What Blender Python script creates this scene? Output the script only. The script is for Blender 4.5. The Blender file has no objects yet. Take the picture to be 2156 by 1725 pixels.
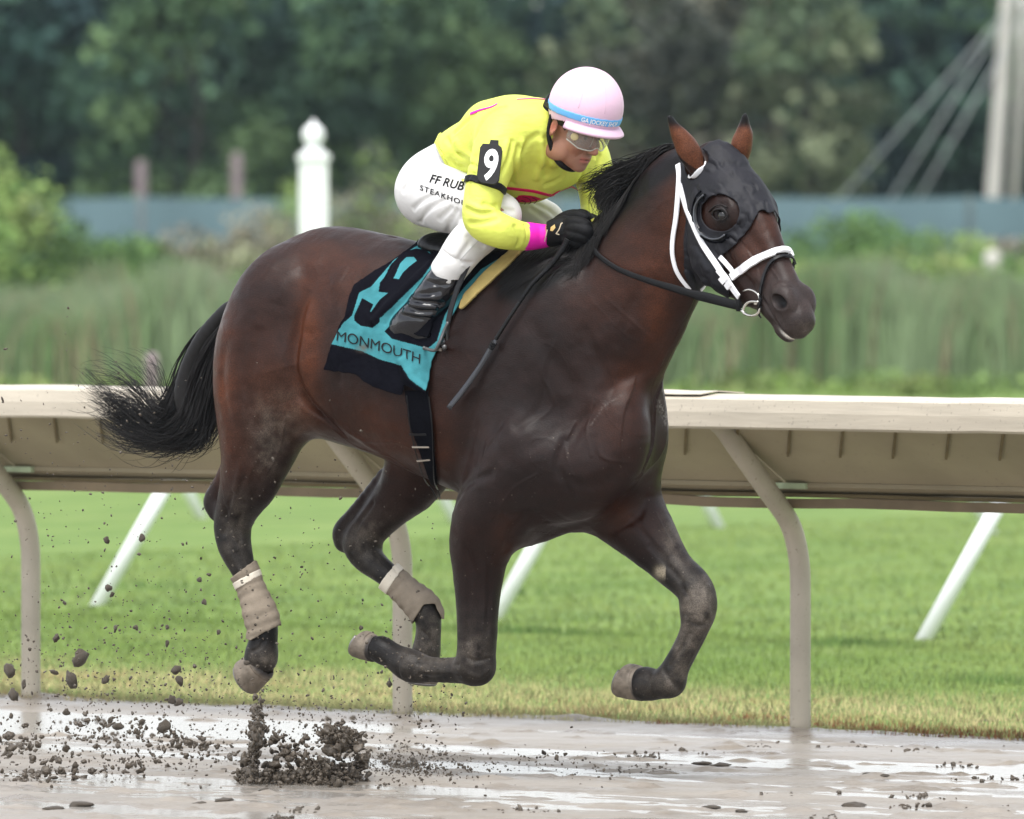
import bpy, bmesh, math, random
import numpy as np
from mathutils import Vector, Matrix
from mathutils.bvhtree import BVHTree
SC = bpy.context.scene
C = SC.collection
R = math.radians
# ------------------------------------------------------------------ camera, world, sun
CAM_H, FP, CX, CY, HY = 1.72, 18400.0, 1078.0, 862.5, 500.0   # eye height; focal length, centre and horizon on a 2156 wide picture
PITCH = math.atan((CY - HY) / FP)
cam_data = bpy.data.cameras.new('camera'); cam = bpy.data.objects.new('camera', cam_data); C.objects.link(cam)
cam.location = (0, 0, CAM_H); cam.rotation_euler = (R(90) - PITCH, 0, 0)
cam_data.sensor_width = 36.0; cam_data.lens = FP / 2156.0 * 36.0
cam_data.clip_start = 0.5; cam_data.clip_end = 3000
cam_data.dof.use_dof = True; cam_data.dof.focus_distance = 27.6; cam_data.dof.aperture_fstop = 4.8
SC.camera = cam
SUN_EL, SUN_AZ = 68.0, 200.0           # elevation; compass direction of the sun seen from the track (0 = away from the camera, clockwise)
world = bpy.data.worlds.new('World'); SC.world = world; world.use_nodes = True
wn = world.node_tree.nodes; wl = world.node_tree.links
bg = wn['Background']; sky = wn.new('ShaderNodeTexSky'); sky.sky_type = 'NISHITA'; sky.sun_disc = False
sky.sun_elevation = R(SUN_EL); sky.sun_rotation = R(SUN_AZ); sky.air_density = 1.0; sky.dust_density = 1.0; sky.ozone_density = 1.0
hsv = wn.new('ShaderNodeHueSaturation'); hsv.inputs['Saturation'].default_value = 0.22   # overcast: nearly colourless cloud light
wl.new(sky.outputs[0], hsv.inputs['Color']); wl.new(hsv.outputs[0], bg.inputs['Color']); bg.inputs['Strength'].default_value = 0.13
sd = bpy.data.lights.new('sun', 'SUN'); sd.energy = 1.5; sd.angle = R(35); sd.color = (1.0, 0.97, 0.92)
sun = bpy.data.objects.new('sun', sd); C.objects.link(sun)
_sv = Vector((math.sin(R(SUN_AZ)) * math.cos(R(SUN_EL)), math.cos(R(SUN_AZ)) * math.cos(R(SUN_EL)), math.sin(R(SUN_EL))))
sun.rotation_euler = _sv.to_track_quat('Z', 'Y').to_euler()
SC.view_settings.view_transform = 'Standard'; SC.view_settings.look = 'None'
SC.view_settings.exposure = 1.35; SC.view_settings.gamma = 1.0; SC.view_settings.use_curve_mapping = False
SC.render.engine = 'CYCLES'

# ------------------------------------------------------------------ helpers: tags, meshes
def tag(o, label=None, cat=None, group=None, kind=None):
    if label: o['label'] = label
    if cat: o['category'] = cat
    if group: o['group'] = group
    if kind: o['kind'] = kind
    return o
def empty(name, loc=(0, 0, 0), rz=0.0, label=None, cat=None, group=None):
    o = bpy.data.objects.new(name, None); C.objects.link(o); o.location = loc; o.rotation_euler = (0, 0, rz)
    o.empty_display_size = 0.1
    return tag(o, label, cat, group)
def mesh_np(name, V, F, smooth=True):
    V = np.asarray(V, dtype=np.float32); me = bpy.data.meshes.new(name)
    F = np.asarray(F, dtype=np.int32); k = F.shape[1]
    me.vertices.add(len(V)); me.vertices.foreach_set('co', V.ravel())
    me.loops.add(F.size); me.loops.foreach_set('vertex_index', F.ravel())
    me.polygons.add(len(F)); me.polygons.foreach_set('loop_start', np.arange(0, F.size, k, dtype=np.int32))
    me.polygons.foreach_set('use_smooth', np.full(len(F), smooth, dtype=bool))
    me.update(calc_edges=True); me.validate()
    return me
def link(name, me, mat=None, parent=None):
    o = bpy.data.objects.new(name, me); C.objects.link(o)
    if mat and not me.materials: me.materials.append(mat)
    if parent: o.parent = parent
    return o
def color_attr(me, col, name='tint'):
    a = me.attributes.new(name, 'FLOAT_COLOR', 'POINT')
    c = np.ones((len(me.vertices), 4), dtype=np.float32); c[:, :3] = col
    a.data.foreach_set('color', c.ravel())
class MB:
    """collects quads and triangles of one mesh"""
    def __init__(s): s.V = []; s.F = []
    def add(s, V, F):
        n = len(s.V); s.V += [tuple(v) for v in V]; s.F += [tuple(i + n for i in f) for f in F]; return s
    def box(s, a, b, M=None, bev=0):
        x0, y0, z0 = a; x1, y1, z1 = b
        V = [Vector((x, y, z)) for x in (x0, x1) for y in (y0, y1) for z in (z0, z1)]
        if M: V = [M @ v for v in V]
        return s.add(V, [(0, 1, 3, 2), (4, 6, 7, 5), (0, 4, 5, 1), (2, 3, 7, 6), (0, 2, 6, 4), (1, 5, 7, 3)])
    def tube(s, P, r, n=10, cap=True, flat=None):
        P = [Vector(p) for p in P]; rr = r if hasattr(r, '__len__') else [r] * len(P)
        n0 = len(s.V); up = None
        for i, p in enumerate(P):
            t = (P[min(i + 1, len(P) - 1)] - P[max(i - 1, 0)]).normalized()
            if up is None:
                up = t.orthogonal().normalized() if flat is None else Vector(flat)
            up = (up - t * up.dot(t)).normalized(); sd_ = t.cross(up)
            e = 1.0 if flat is None else 0.35
            for j in range(n):
                a = 2 * math.pi * j / n
                s.V.append(tuple(p + sd_ * (math.cos(a) * rr[i]) + up * (math.sin(a) * rr[i] * e)))
        for i in range(len(P) - 1):
            for j in range(n):
                a = n0 + i * n + j; b = n0 + i * n + (j + 1) % n
                s.F.append((a, b, b + n, a + n))
        if cap:
            s.F.append(tuple(n0 + j for j in reversed(range(n)))); s.F.append(tuple(n0 + (len(P) - 1) * n + j for j in range(n)))
        return s
    def lathe(s, prof, n=20, o=(0, 0, 0)):
        n0 = len(s.V)
        for (r, z) in prof:
            for j in range(n):
                a = 2 * math.pi * j / n; s.V.append((o[0] + r * math.cos(a), o[1] + r * math.sin(a), o[2] + z))
        for i in range(len(prof) - 1):
            for j in range(n):
                a = n0 + i * n + j; b = n0 + i * n + (j + 1) % n; s.F.append((a, b, b + n, a + n))
        s.F.append(tuple(n0 + j for j in reversed(range(n)))); s.F.append(tuple(n0 + (len(prof) - 1) * n + j for j in range(n)))
        return s
    def mesh(s, name, smooth=True):
        me = bpy.data.meshes.new(name); me.from_pydata(s.V, [], s.F)
        me.polygons.foreach_set('use_smooth', [smooth] * len(me.polygons)); me.update(); return me
    def build(s, name, mat, parent=None, smooth=True, bevel=0, loc=None):
        o = link(name, s.mesh(name, smooth), mat, parent)
        if loc is not None: o.location = loc
        if bevel:
            m = o.modifiers.new('bevel', 'BEVEL'); m.width = bevel; m.segments = 2; m.limit_method = 'ANGLE'
        return o

# ------------------------------------------------------------------ helpers: sight lines of a 2156 px wide picture, and the horse's own frame
_cp, _sp = math.cos(PITCH), math.sin(PITCH)
def ray(px, py):
    x = (px - CX) / FP; u = -(py - CY) / FP
    return np.array([x, _cp + u * _sp, -_sp + u * _cp])
def ground(px, py, z=0.0):
    d = ray(px, py); t = (z - CAM_H) / d[2]; return np.array([d[0] * t, d[1] * t, z])
def at_depth(px, py, Y):
    d = ray(px, py); t = Y / d[1]; return np.array([d[0] * t, Y, CAM_H + d[2] * t])
TH = R(38.0)
HO = np.array([-0.224, 27.9, 0.0])
AX = np.array([math.cos(TH), -math.sin(TH), 0.0]); AY = np.array([math.sin(TH), math.cos(TH), 0.0]); AZ = np.array([0, 0, 1.0])
HR = np.stack([AX, AY, AZ])              # rows: the horse's forward, left and up axes
CAML = HR @ (np.array([0, 0, CAM_H]) - HO)
def H(px, py, w):
    """point of the horse's frame, w metres to its right of the middle plane, on a sight line"""
    d = HR @ ray(px, py); t = (-w - CAML[1]) / d[1]; return CAML + d * t
U = 1.0 / 664.0                          # metres per picture unit at the horse

# ------------------------------------------------------------------ helpers: smooth implicit shapes -> mesh
def smin(a, b, k):
    h = np.maximum(k - np.abs(a - b), 0.0) / k; return np.minimum(a, b) - h * h * k * 0.25
def catmull(N, sub):
    N = np.asarray(N, float)
    if len(N) < 3 or sub <= 1: return N
    out = []
    E = np.vstack([2 * N[0] - N[1], N, 2 * N[-1] - N[-2]])
    for i in range(len(N) - 1):
        p0, p1, p2, p3 = E[i], E[i + 1], E[i + 2], E[i + 3]
        for j in range(sub):
            t = j / sub
            out.append(0.5 * (2 * p1 + (p2 - p0) * t + (2 * p0 - 5 * p1 + 4 * p2 - p3) * t * t + (3 * p1 - p0 - 3 * p2 + p3) * t ** 3))
    out.append(N[-1]); return np.array(out)
class Field:
    def __init__(s): s.ops = []
    def _add(s, kind, fn, lo, hi, k): s.ops.append((kind, fn, np.asarray(lo) - k - 0.02, np.asarray(hi) + k + 0.02, k))
    def chain(s, nodes, k=0.03, sub=4, sy=1.0, kind='u', soft=0.007):
        """nodes: (x, y, z, r); a smooth tapering limb; sy stretches it sideways"""
        N = catmull(nodes, sub); N[:, 3] = np.maximum(N[:, 3], 0.002)
        def fn(P):
            best = None
            for a, b in zip(N[:-1], N[1:]):
                ba = (b - a)[:3].copy(); q = P - a[:3]; q[..., 1] /= sy; ba[1] /= sy
                t = np.clip((q @ ba) / max(ba @ ba, 1e-9), 0, 1)
                q -= t[..., None] * ba
                d = np.sqrt(np.einsum('...i,...i', q, q)) - (a[3] + (b[3] - a[3]) * t)
                best = d if best is None else smin(best, d, soft)
            return best
        m = N[:, 3:4] * max(1, sy)
        s._add(kind, fn, (N[:, :3] - m).min(0), (N[:, :3] + m).max(0), k); return s
    def ell(s, c, rad, ang=0.0, k=0.03, kind='u', Rm=None):
        """ellipsoid; ang turns it in the xz plane; or Rm (rows = its axes)"""
        c = np.asarray(c, float); rad = np.asarray(rad, float)
        M = Rm if Rm is not None else np.array([[math.cos(ang), 0, math.sin(ang)], [0, 1, 0], [-math.sin(ang), 0, math.cos(ang)]])
        def fn(P):
            q = (P - c) @ M.T; k0 = np.linalg.norm(q / rad, axis=-1); k1 = np.linalg.norm(q / (rad * rad), axis=-1)
            return k0 * (k0 - 1.0) / np.maximum(k1, 1e-6)
        r = rad.max(); s._add(kind, fn, c - r, c + r, k); return s
    def loft(s, st, k=0.03, n=2.0, frame=None, kind='u'):
        """st: (x, zc, a_side, b_up[, yc]) along x; frame = (origin, rows of axes)"""
        st = np.asarray(st, float); S = catmull(st, 4); S = S[np.argsort(S[:, 0])]
        def fn(P):
            Q = P if frame is None else (P - frame[0]) @ frame[1].T
            x = Q[..., 0]; zc = np.interp(x, S[:, 0], S[:, 1]); a = np.interp(x, S[:, 0], S[:, 2]); b = np.interp(x, S[:, 0], S[:, 3])
            a = np.maximum(a, 0.004); b = np.maximum(b, 0.004)
            u = np.abs(Q[..., 1] / a); v = np.abs((Q[..., 2] - zc) / b)
            g = (u ** n + v ** n) ** (1.0 / n)
            d = (g - 1.0) * np.minimum(a, b) * 1.0
            e = np.maximum(S[0, 0] - x, x - S[-1, 0]); return np.maximum(d, e)
        w = S[:, 2].max(); b = (np.abs(S[:, 1]) + S[:, 3]).max()
        zl, zh = (S[:, 1] - S[:, 3]).min(), (S[:, 1] + S[:, 3]).max()
        crn = np.array([[x, y, z] for x in (S[0, 0], S[-1, 0]) for y in (-w, w) for z in (zl, zh)])
        if frame is not None: crn = crn @ frame[1] + frame[0]
        s._add(kind, fn, crn.min(0), crn.max(0), k); return s
    def crease(s, P2, amp, sig, side=0, yr=None):
        """a soft groove (amp > 0) or ridge (amp < 0) along a curve, felt sideways on the flank"""
        N = catmull(P2, 4)[:, :3]
        def fn(P):
            best = None; n = len(N) - 1; tt = 0
            for i, (a, b) in enumerate(zip(N[:-1], N[1:])):
                ba = (b - a)[[0, 2]]; q = P[..., [0, 2]] - a[[0, 2]]
                t = np.clip((q @ ba) / max(ba @ ba, 1e-9), 0, 1)
                d = np.sum((q - t[..., None] * ba) ** 2, axis=-1)
                if best is None: best = d; tt = t / n
                else:
                    tt = np.where(d < best, (i + t) / n, tt); best = np.minimum(best, d)
            g = amp * np.exp(-best / (sig * sig)) * np.sin(np.pi * np.clip(tt, 0, 1)) ** 0.8
            if side: g = g * np.clip(0.5 + P[..., 1] * side / 0.05, 0, 1)
            return g
        lo = N.min(0) - 3 * sig; hi = N.max(0) + 3 * sig; lo[1] = -1; hi[1] = 1
        s._add('add', fn, lo, hi, 0.0); return s
    def groove3(s, P3, amp, sig):
        N = catmull(P3, 4)[:, :3]
        def fn(P):
            best = None
            for a, b in zip(N[:-1], N[1:]):
                ba = b - a; q = P - a; t = np.clip((q @ ba) / max(ba @ ba, 1e-9), 0, 1)
                d = np.sum((q - t[..., None] * ba) ** 2, axis=-1); best = d if best is None else np.minimum(best, d)
            return amp * np.exp(-best / (sig * sig))
        s._add('add', fn, N.min(0) - 3 * sig, N.max(0) + 3 * sig, 0.0); return s
    def _app(s, d, op, P):
        kind, fn, lo, hi, k = op; v = fn(P)
        if kind == 'u': return smin(d, v, k) if k > 0 else np.minimum(d, v)
        if kind == 's': return -smin(-d, v, max(k, 1e-4))
        return d + v
    def probe(s, h):
        V, F = s.mesh(h, sub=0, it=1); s.bv = BVHTree.FromPolygons([tuple(v) for v in V], F.tolist()); return s
    def onto(s, x, y):
        d = Vector(HR @ ray(x, y)).normalized(); r = s.bv.ray_cast(Vector(CAML), d)
        return None if r[0] is None else tuple(r[0])
    def etch(s, lines, amp, sig):
        """grooves (amp > 0) or ridges drawn on the surface the sight lines meet"""
        for L in lines:
            Q = [s.onto(p[0], p[1]) for p in L]; Q = [q for q in Q if q is not None]
            if len(Q) > 1: s.groove3(Q, amp, sig)
    def at(s, P):
        d = np.full(len(P), 1.0)
        for op in s.ops:
            m = np.all((P >= op[2]) & (P <= op[3]), axis=1)
            if m.any(): d[m] = s._app(d[m], op, P[m])
        return d
    def mesh(s, h, sub=1, lo=None, hi=None, it=2):
        us = [o for o in s.ops if o[0] == 'u']
        lo = np.min([o[2] for o in us], axis=0) if lo is None else np.array(lo)
        hi = np.max([o[3] for o in us], axis=0) if hi is None else np.array(hi)
        n = np.ceil((hi - lo) / h).astype(int) + 1
        ax = [lo[i] + h * np.arange(n[i]) for i in range(3)]
        D = np.full(tuple(n), 1.0, dtype=np.float32)
        for op in s.ops:
            i0 = [max(0, int((op[2][i] - lo[i]) / h)) for i in range(3)]; i1 = [min(n[i], int((op[3][i] - lo[i]) / h) + 2) for i in range(3)]
            if any(i1[i] <= i0[i] for i in range(3)): continue
            for xs in range(i0[0], i1[0], 16):
                xe = min(xs + 16, i1[0]); sl = (slice(xs, xe), slice(i0[1], i1[1]), slice(i0[2], i1[2]))
                G = np.stack(np.meshgrid(ax[0][sl[0]], ax[1][sl[1]], ax[2][sl[2]], indexing='ij'), -1)
                D[sl] = s._app(D[sl].astype(float), op, G)
        I = D < 0
        c = [I[a:n[0] - 1 + a, b:n[1] - 1 + b, e:n[2] - 1 + e] for a in (0, 1) for b in (0, 1) for e in (0, 1)]
        cnt = sum(x.astype(np.int8) for x in c); act = (cnt > 0) & (cnt < 8)
        idx = np.full(act.shape, -1, dtype=np.int32); A = np.argwhere(act); idx[act] = np.arange(len(A))
        off = [(a, b, e) for a in (0, 1) for b in (0, 1) for e in (0, 1)]
        val = np.stack([D[A[:, 0] + a, A[:, 1] + b, A[:, 2] + e] for a, b, e in off], 1)
        S = np.zeros((len(A), 3)); m = np.zeros(len(A)); offn = np.array(off, float)
        for i in range(8):
            for j in range(i + 1, 8):
                if abs(offn[i] - offn[j]).sum() != 1: continue
                cr = (val[:, i] < 0) != (val[:, j] < 0); t = np.where(cr, val[:, i] / np.where(cr, val[:, i] - val[:, j], 1), 0)
                S += np.where(cr[:, None], offn[i] + t[:, None] * (offn[j] - offn[i]), 0); m += cr
        V = lo + h * (A + S / m[:, None])
        Q = []
        for a in range(3):
            b, e = (a + 1) % 3, (a + 2) % 3
            s0 = [slice(1, -1)] * 3; s0[a] = slice(0, -1); s1 = list(s0); s1[a] = slice(1, None)
            x0 = I[tuple(s0)]; x1 = I[tuple(s1)]; ch = np.argwhere(x0 != x1)
            if len(ch) == 0: continue
            fl = x0[tuple(ch.T)]; base = ch + np.array([1, 1, 1]) - np.eye(3, dtype=int)[a]
            def g(db, de):
                p = base.copy(); p[:, b] += db; p[:, e] += de; return idx[p[:, 0], p[:, 1], p[:, 2]]
            q = np.stack([g(-1, -1), g(0, -1), g(0, 0), g(-1, 0)], 1); q[~fl] = q[~fl][:, ::-1]; Q.append(q)
        F = np.vstack(Q); F = F[(F >= 0).all(1)]
        for _ in range(sub):
            V = s.project(V, 1); V, F = subdiv(V, F)
        V = s.project(V, it)
        return V, F
    def grad(s, P, e=0.0015):
        d = s.at(P); g = np.stack([s.at(P + np.eye(3)[i] * e) - d for i in range(3)], 1) / e; return d, g
    def project(s, V, it=2):
        for _ in range(it):
            d, g = s.grad(V); n2 = np.maximum((g * g).sum(1), 0.15); st = (d / n2)[:, None] * g
            l = np.linalg.norm(st, axis=1, keepdims=True); st *= np.minimum(1, 0.006 / np.maximum(l, 1e-9)); V = V - st
        return V
def subdiv(V, F):
    E = np.stack([F, np.roll(F, -1, 1)], -1).reshape(-1, 2); E = np.sort(E, 1)
    key = E[:, 0].astype(np.int64) * (len(V) + 1) + E[:, 1]; u, inv = np.unique(key, return_inverse=True)
    a = (u // (len(V) + 1)).astype(int); b = (u % (len(V) + 1)).astype(int)
    n0 = len(V); M = (V[a] + V[b]) / 2; Ce = V[F].mean(1); inv = inv.reshape(F.shape) + n0; c = n0 + len(M) + np.arange(len(F))
    G = []
    for i in range(4): G.append(np.stack([F[:, i], inv[:, i], c, inv[:, (i - 1) % 4]], 1))
    return np.vstack([V, M, Ce]), np.vstack(G)
def normals(V, F):
    N = np.zeros_like(V); a, b, c, d = (V[F[:, i]] for i in range(4)); n = np.cross(c - a, d - b)
    for i in range(4): np.add.at(N, F[:, i], n)
    return N / np.maximum(np.linalg.norm(N, axis=1, keepdims=True), 1e-12)
def patch(V, F, N, keep, off, name, mat, parent=None, thick=0.003, disp=None, soft=2, sub=0):
    """a layer of cloth or strap lying on a surface: the faces of V, F whose vertices are kept, lifted by off and given thickness"""
    fk = keep[F].all(1); f = F[fk]; u = np.unique(f); mp = np.full(len(V), -1); mp[u] = np.arange(len(u)); f = mp[f]
    o = off if np.isscalar(off) else off[u][:, None]
    P = V[u] + N[u] * o
    if disp is not None: P = P + N[u] * disp(V[u])[:, None]
    if soft:                       # draw the outline straight: slide border points towards their border neighbours
        E = np.sort(np.stack([f, np.roll(f, -1, 1)], -1).reshape(-1, 2), 1); key = E[:, 0].astype(np.int64) * len(u) + E[:, 1]
        k_, c_ = np.unique(key, return_counts=True); b = k_[c_ == 1]; e0 = b // len(u); e1 = b % len(u)
        for _ in range(soft * 2):
            S = np.zeros_like(P); c = np.zeros(len(P)); np.add.at(S, e0, P[e1]); np.add.at(S, e1, P[e0]); np.add.at(c, e0, 1); np.add.at(c, e1, 1)
            m = c > 0; P[m] = 0.5 * P[m] + 0.5 * S[m] / c[m][:, None]
    for _ in range(sub): P, f = subdiv(P, f)
    me = mesh_np(name, P, f); ob = link(name, me, mat, parent)
    if thick:
        md = ob.modifiers.new('thick', 'SOLIDIFY'); md.thickness = thick; md.offset = 1.0
    return ob
def in_poly(P, poly):
    x, y = P[:, 0], P[:, 1]; r = np.zeros(len(P), bool); n = len(poly)
    for i in range(n):
        x0, y0 = poly[i]; x1, y1 = poly[(i + 1) % n]
        c = ((y0 > y) != (y1 > y)); xi = (x1 - x0) * (y - y0) / ((y1 - y0) if y1 != y0 else 1e-9) + x0; r ^= c & (x < xi)
    return r
def to_px(P):
    """picture position of points of the horse's frame"""
    W = P @ HR + HO - np.array([0, 0, CAM_H]); f = W[:, 1] * _cp - W[:, 2] * _sp; u = W[:, 1] * _sp + W[:, 2] * _cp
    return np.stack([CX + FP * W[:, 0] / f, CY - FP * u / f], 1)
# ================================================================== MATERIALS
def mat(name, col=(.5, .5, .5), rough=.6, spec=.5, metal=0.0, noise=0.0, nscale=8.0, bump=0.0, bscale=60.0, attr=None, sheen=0.0, coat=0.0, stretch=None, ndetail=5.0, bdist=.01, rvar=0.0):
    """procedural material: base colour varied by noise, optional vertex tint, fine relief"""
    m = bpy.data.materials.new(name); m.use_nodes = True; nt = m.node_tree; N = nt.nodes; L = nt.links; b = N['Principled BSDF']
    b.inputs['Roughness'].default_value = rough; b.inputs['Specular IOR Level'].default_value = spec; b.inputs['Metallic'].default_value = metal
    b.inputs['Sheen Weight'].default_value = sheen; b.inputs['Coat Weight'].default_value = coat; b.inputs['Coat Roughness'].default_value = .15
    tc = N.new('ShaderNodeTexCoord'); mp = N.new('ShaderNodeMapping'); L.new(tc.outputs['Object'], mp.inputs[0])
    if stretch: mp.inputs['Scale'].default_value = stretch
    if attr:
        a = N.new('ShaderNodeAttribute'); a.attribute_name = attr; src = a.outputs['Color']
    else:
        a = N.new('ShaderNodeRGB'); a.outputs[0].default_value = (*col, 1); src = a.outputs[0]
    if noise:
        n = N.new('ShaderNodeTexNoise'); n.inputs['Scale'].default_value = nscale; n.inputs['Detail'].default_value = ndetail; L.new(mp.outputs[0], n.inputs[0])
        r = N.new('ShaderNodeMapRange'); r.inputs['From Min'].default_value = .3; r.inputs['From Max'].default_value = .7
        r.inputs['To Min'].default_value = 1 - noise; r.inputs['To Max'].default_value = 1 + noise; L.new(n.outputs[0], r.inputs[0])
        mx = N.new('ShaderNodeVectorMath'); mx.operation = 'SCALE'; L.new(src, mx.inputs[0]); L.new(r.outputs[0], mx.inputs['Scale']); src = mx.outputs[0]
        if rvar:
            r2 = N.new('ShaderNodeMapRange'); r2.inputs['From Min'].default_value = .3; r2.inputs['From Max'].default_value = .7
            r2.inputs['To Min'].default_value = max(0, rough - rvar); r2.inputs['To Max'].default_value = rough + rvar; L.new(n.outputs[0], r2.inputs[0]); L.new(r2.outputs[0], b.inputs['Roughness'])
    L.new(src, b.inputs['Base Color'])
    if bump:
        n2 = N.new('ShaderNodeTexNoise'); n2.inputs['Scale'].default_value = bscale; n2.inputs['Detail'].default_value = 3; L.new(mp.outputs[0], n2.inputs[0])
        bp = N.new('ShaderNodeBump'); bp.inputs['Strength'].default_value = bump; bp.inputs['Distance'].default_value = bdist; L.new(n2.outputs[0], bp.inputs['Height']); L.new(bp.outputs[0], b.inputs['Normal'])
    return m
def node(nt, kind, **kw):
    n = nt.nodes.new(kind)
    for k, v in kw.items():
        if hasattr(n, k) and k not in n.inputs: setattr(n, k, v)
        else: n.inputs[k].default_value = v
    return n
def ramp(nt, src, stops):
    r = nt.nodes.new('ShaderNodeValToRGB'); e = r.color_ramp.elements
    while len(e) > 1: e.remove(e[-1])
    e[0].position = stops[0][0]; e[0].color = (*stops[0][1], 1)
    for p, c in stops[1:]:
        x = e.new(p); x.color = (*c, 1)
    nt.links.new(src, r.inputs[0]); return r
# ================================================================== THE HORSE
def HN(L, mul=1.0):
    """(px, py, w, r) nodes -> horse frame"""
    return [tuple(H(a, b, w)) + (r * U * mul,) for (a, b, w, r) in L]
HB = Field()
def st(px, top, bot, a):
    t = H(px, top, 0); b = H(px, bot, 0); return (t[0], (t[2] + b[2]) / 2, a, (t[2] - b[2]) / 2)
HB.loft([st(533, 690, 780, .03), st(548, 610, 840, .11), st(575, 555, 880, .19), st(620, 508, 905, .235), st(690, 478, 925, .262), st(760, 484, 945, .27),
         st(840, 502, 972, .285), st(920, 520, 1010, .29), st(1000, 535, 1045, .285), st(1080, 530, 1070, .265), st(1150, 535, 1082, .24),
         st(1210, 600, 1085, .215), st(1270, 690, 1060, .19), st(1315, 780, 1015, .14), st(1340, 850, 960, .06)], k=.03, n=2.15)
# neck
HB.chain(HN([(1190, 770, 0, 205), (1270, 680, 0, 178), (1340, 590, .0, 148), (1392, 505, .0, 122), (1420, 440, .01, 105)]), k=.10, sy=.62)
# near hind (its right)
HB.chain(HN([(610, 640, .12, 118), (572, 740, .14, 118), (561, 850, .15, 107), (545, 940, .16, 78), (527, 1010, .16, 60), (503, 1062, .155, 43), (490, 1105, .15, 35),
             (494, 1150, .15, 31), (513, 1200, .145, 22), (533, 1250, .14, 20), (548, 1293, .14, 26), (556, 1325, .14, 24), (553, 1360, .14, 26), (549, 1388, .14, 33)]), k=.05, sub=6, soft=.016)
HB.chain(HN([(625, 780, .18, 66), (640, 845, .18, 34)]), k=.10)
HB.chain(HN([(497, 960, .155, 26), (470, 1010, .155, 18), (452, 1052, .15, 22), (458, 1078, .15, 20)]), k=.02)
# far hind (its left)
HB.chain(HN([(790, 720, -.12, 110), (850, 830, -.14, 105), (895, 930, -.15, 85), (868, 1010, -.15, 66), (822, 1066, -.14, 47), (778, 1115, -.13, 38), (764, 1143, -.13, 42),
             (775, 1175, -.13, 32), (812, 1208, -.12, 25), (848, 1240, -.12, 24), (890, 1278, -.12, 30), (902, 1308, -.12, 26), (901, 1345, -.12, 26), (896, 1380, -.12, 31)]), k=.05)
HB.chain(HN([(815, 1010, -.15, 26), (765, 1065, -.14, 18), (728, 1115, -.13, 24), (727, 1140, -.13, 24)]), k=.02)
# near fore
HB.chain(HN([(1120, 950, .17, 95), (1060, 1050, .17, 92), (1018, 1130, .17, 70), (1008, 1200, .165, 54), (1006, 1290, .16, 44), (1004, 1360, .155, 40), (1000, 1402, .15, 40)]), k=.07)
HB.chain(HN([(1006, 1406, .15, 36), (965, 1411, .14, 27), (905, 1410, .13, 26), (865, 1402, .13, 34), (828, 1382, .13, 26), (802, 1368, .13, 29)]), k=.02)
# far fore
HB.chain(HN([(1250, 990, -.12, 95), (1310, 1065, -.14, 82), (1368, 1135, -.14, 60), (1415, 1192, -.14, 42), (1462, 1240, -.14, 38), (1470, 1280, -.14, 38), (1462, 1325, -.14, 28),
             (1444, 1365, -.14, 26), (1424, 1403, -.14, 27), (1410, 1434, -.14, 32)]), k=.05)
HB.chain(HN([(1410, 1436, -.14, 31), (1385, 1442, -.14, 29), (1360, 1440, -.14, 36)]), k=.02)
# shoulders and chest
for sg in (1, -1):
    HB.ell(H(1130 if sg > 0 else 1170, 780, .13 * sg), (.17, .13, .36), ang=R(-24), k=.08)
HB.ell(H(1195, 985, .10), (.22, .15, .16), k=.08)
HB.ell(H(1240, 985, -.10), (.20, .14, .17), k=.08)
HB.ell(H(1298, 905, .070), (.11, .09, .16), ang=R(12), k=.09)
HB.ell(H(1328, 890, -.105), (.12, .095, .18), ang=R(12), k=.12)
HB.chain(HN([(1110, 1060, 0.03, 90), (1180, 1050, -.02, 70), (1260, 1020, -.04, 65)]), k=.06)
# muscle lines on the flank: grooves and ridges
NS = -1
def G(P, amp, sig, w=.2): HB.crease([tuple(H(a, b, w)) for a, b in P], amp, sig, side=NS)
G([(655, 610), (640, 680), (632, 760), (640, 830), (668, 876)], .020, .020, .24)
G([(636, 800), (645, 845), (672, 885), (700, 925)], .016, .012, .24)
G([(668, 610), (705, 600), (700, 560)], -.006, .03, .24)
G([(560, 640), (545, 740), (552, 850), (560, 930)], .006, .02, .24)
G([(510, 700), (500, 800), (515, 900)], .006, .02, .24)
G([(620, 560), (600, 640)], -.006, .03, .24)
G([(690, 885), (730, 925), (790, 970)], -.006, .014, .24)
G([(655, 640), (650, 700)], -.005, .03, .26)
G([(1100, 640), (1150, 740), (1190, 830), (1200, 900)], .008, .028, .24)
G([(1300, 815), (1245, 860), (1215, 930), (1215, 1000)], .009, .022, .18)
G([(1190, 880), (1130, 935), (1060, 960)], .005, .03, .26)
G([(1215, 985), (1262, 1022), (1300, 1000), (1350, 930)], .007, .020, .12)
G([(1010, 800), (985, 900), (960, 1010)], .007, .028, .27)
G([(1070, 860), (1040, 960)], .006, .02, .27)
G([(1420, 640), (1370, 730), (1310, 800), (1270, 840)], .012, .022, .10)
G([(1360, 600), (1290, 700), (1230, 800)], -.007, .03, .12)
G([(1395, 540), (1330, 640), (1250, 740)], .005, .03, .12)
G([(1010, 1130), (1016, 1230), (1012, 1330)], .006, .012, .2)
G([(545, 960), (520, 1030), (495, 1080)], -.006, .014, .2)
G([(560, 1000), (530, 1060)], .005, .012, .2)
for pts in ([(700, 900), (760, 930), (850, 935), (930, 990)], [(1240, 620), (1300, 690), (1330, 760)], [(1180, 700), (1150, 780), (1165, 850), (1130, 900)], [(1020, 1150), (1040, 1230), (1020, 1300)],
            [(590, 760), (585, 830), (600, 900)], [(1100, 900), (1060, 930), (1040, 1000)], [(560, 960), (535, 1010), (530, 1060)], [(1330, 1090), (1380, 1130), (1410, 1180)], [(1240, 900), (1250, 960), (1290, 980)]):
    G(pts, -.0022, .0065, .22)
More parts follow.
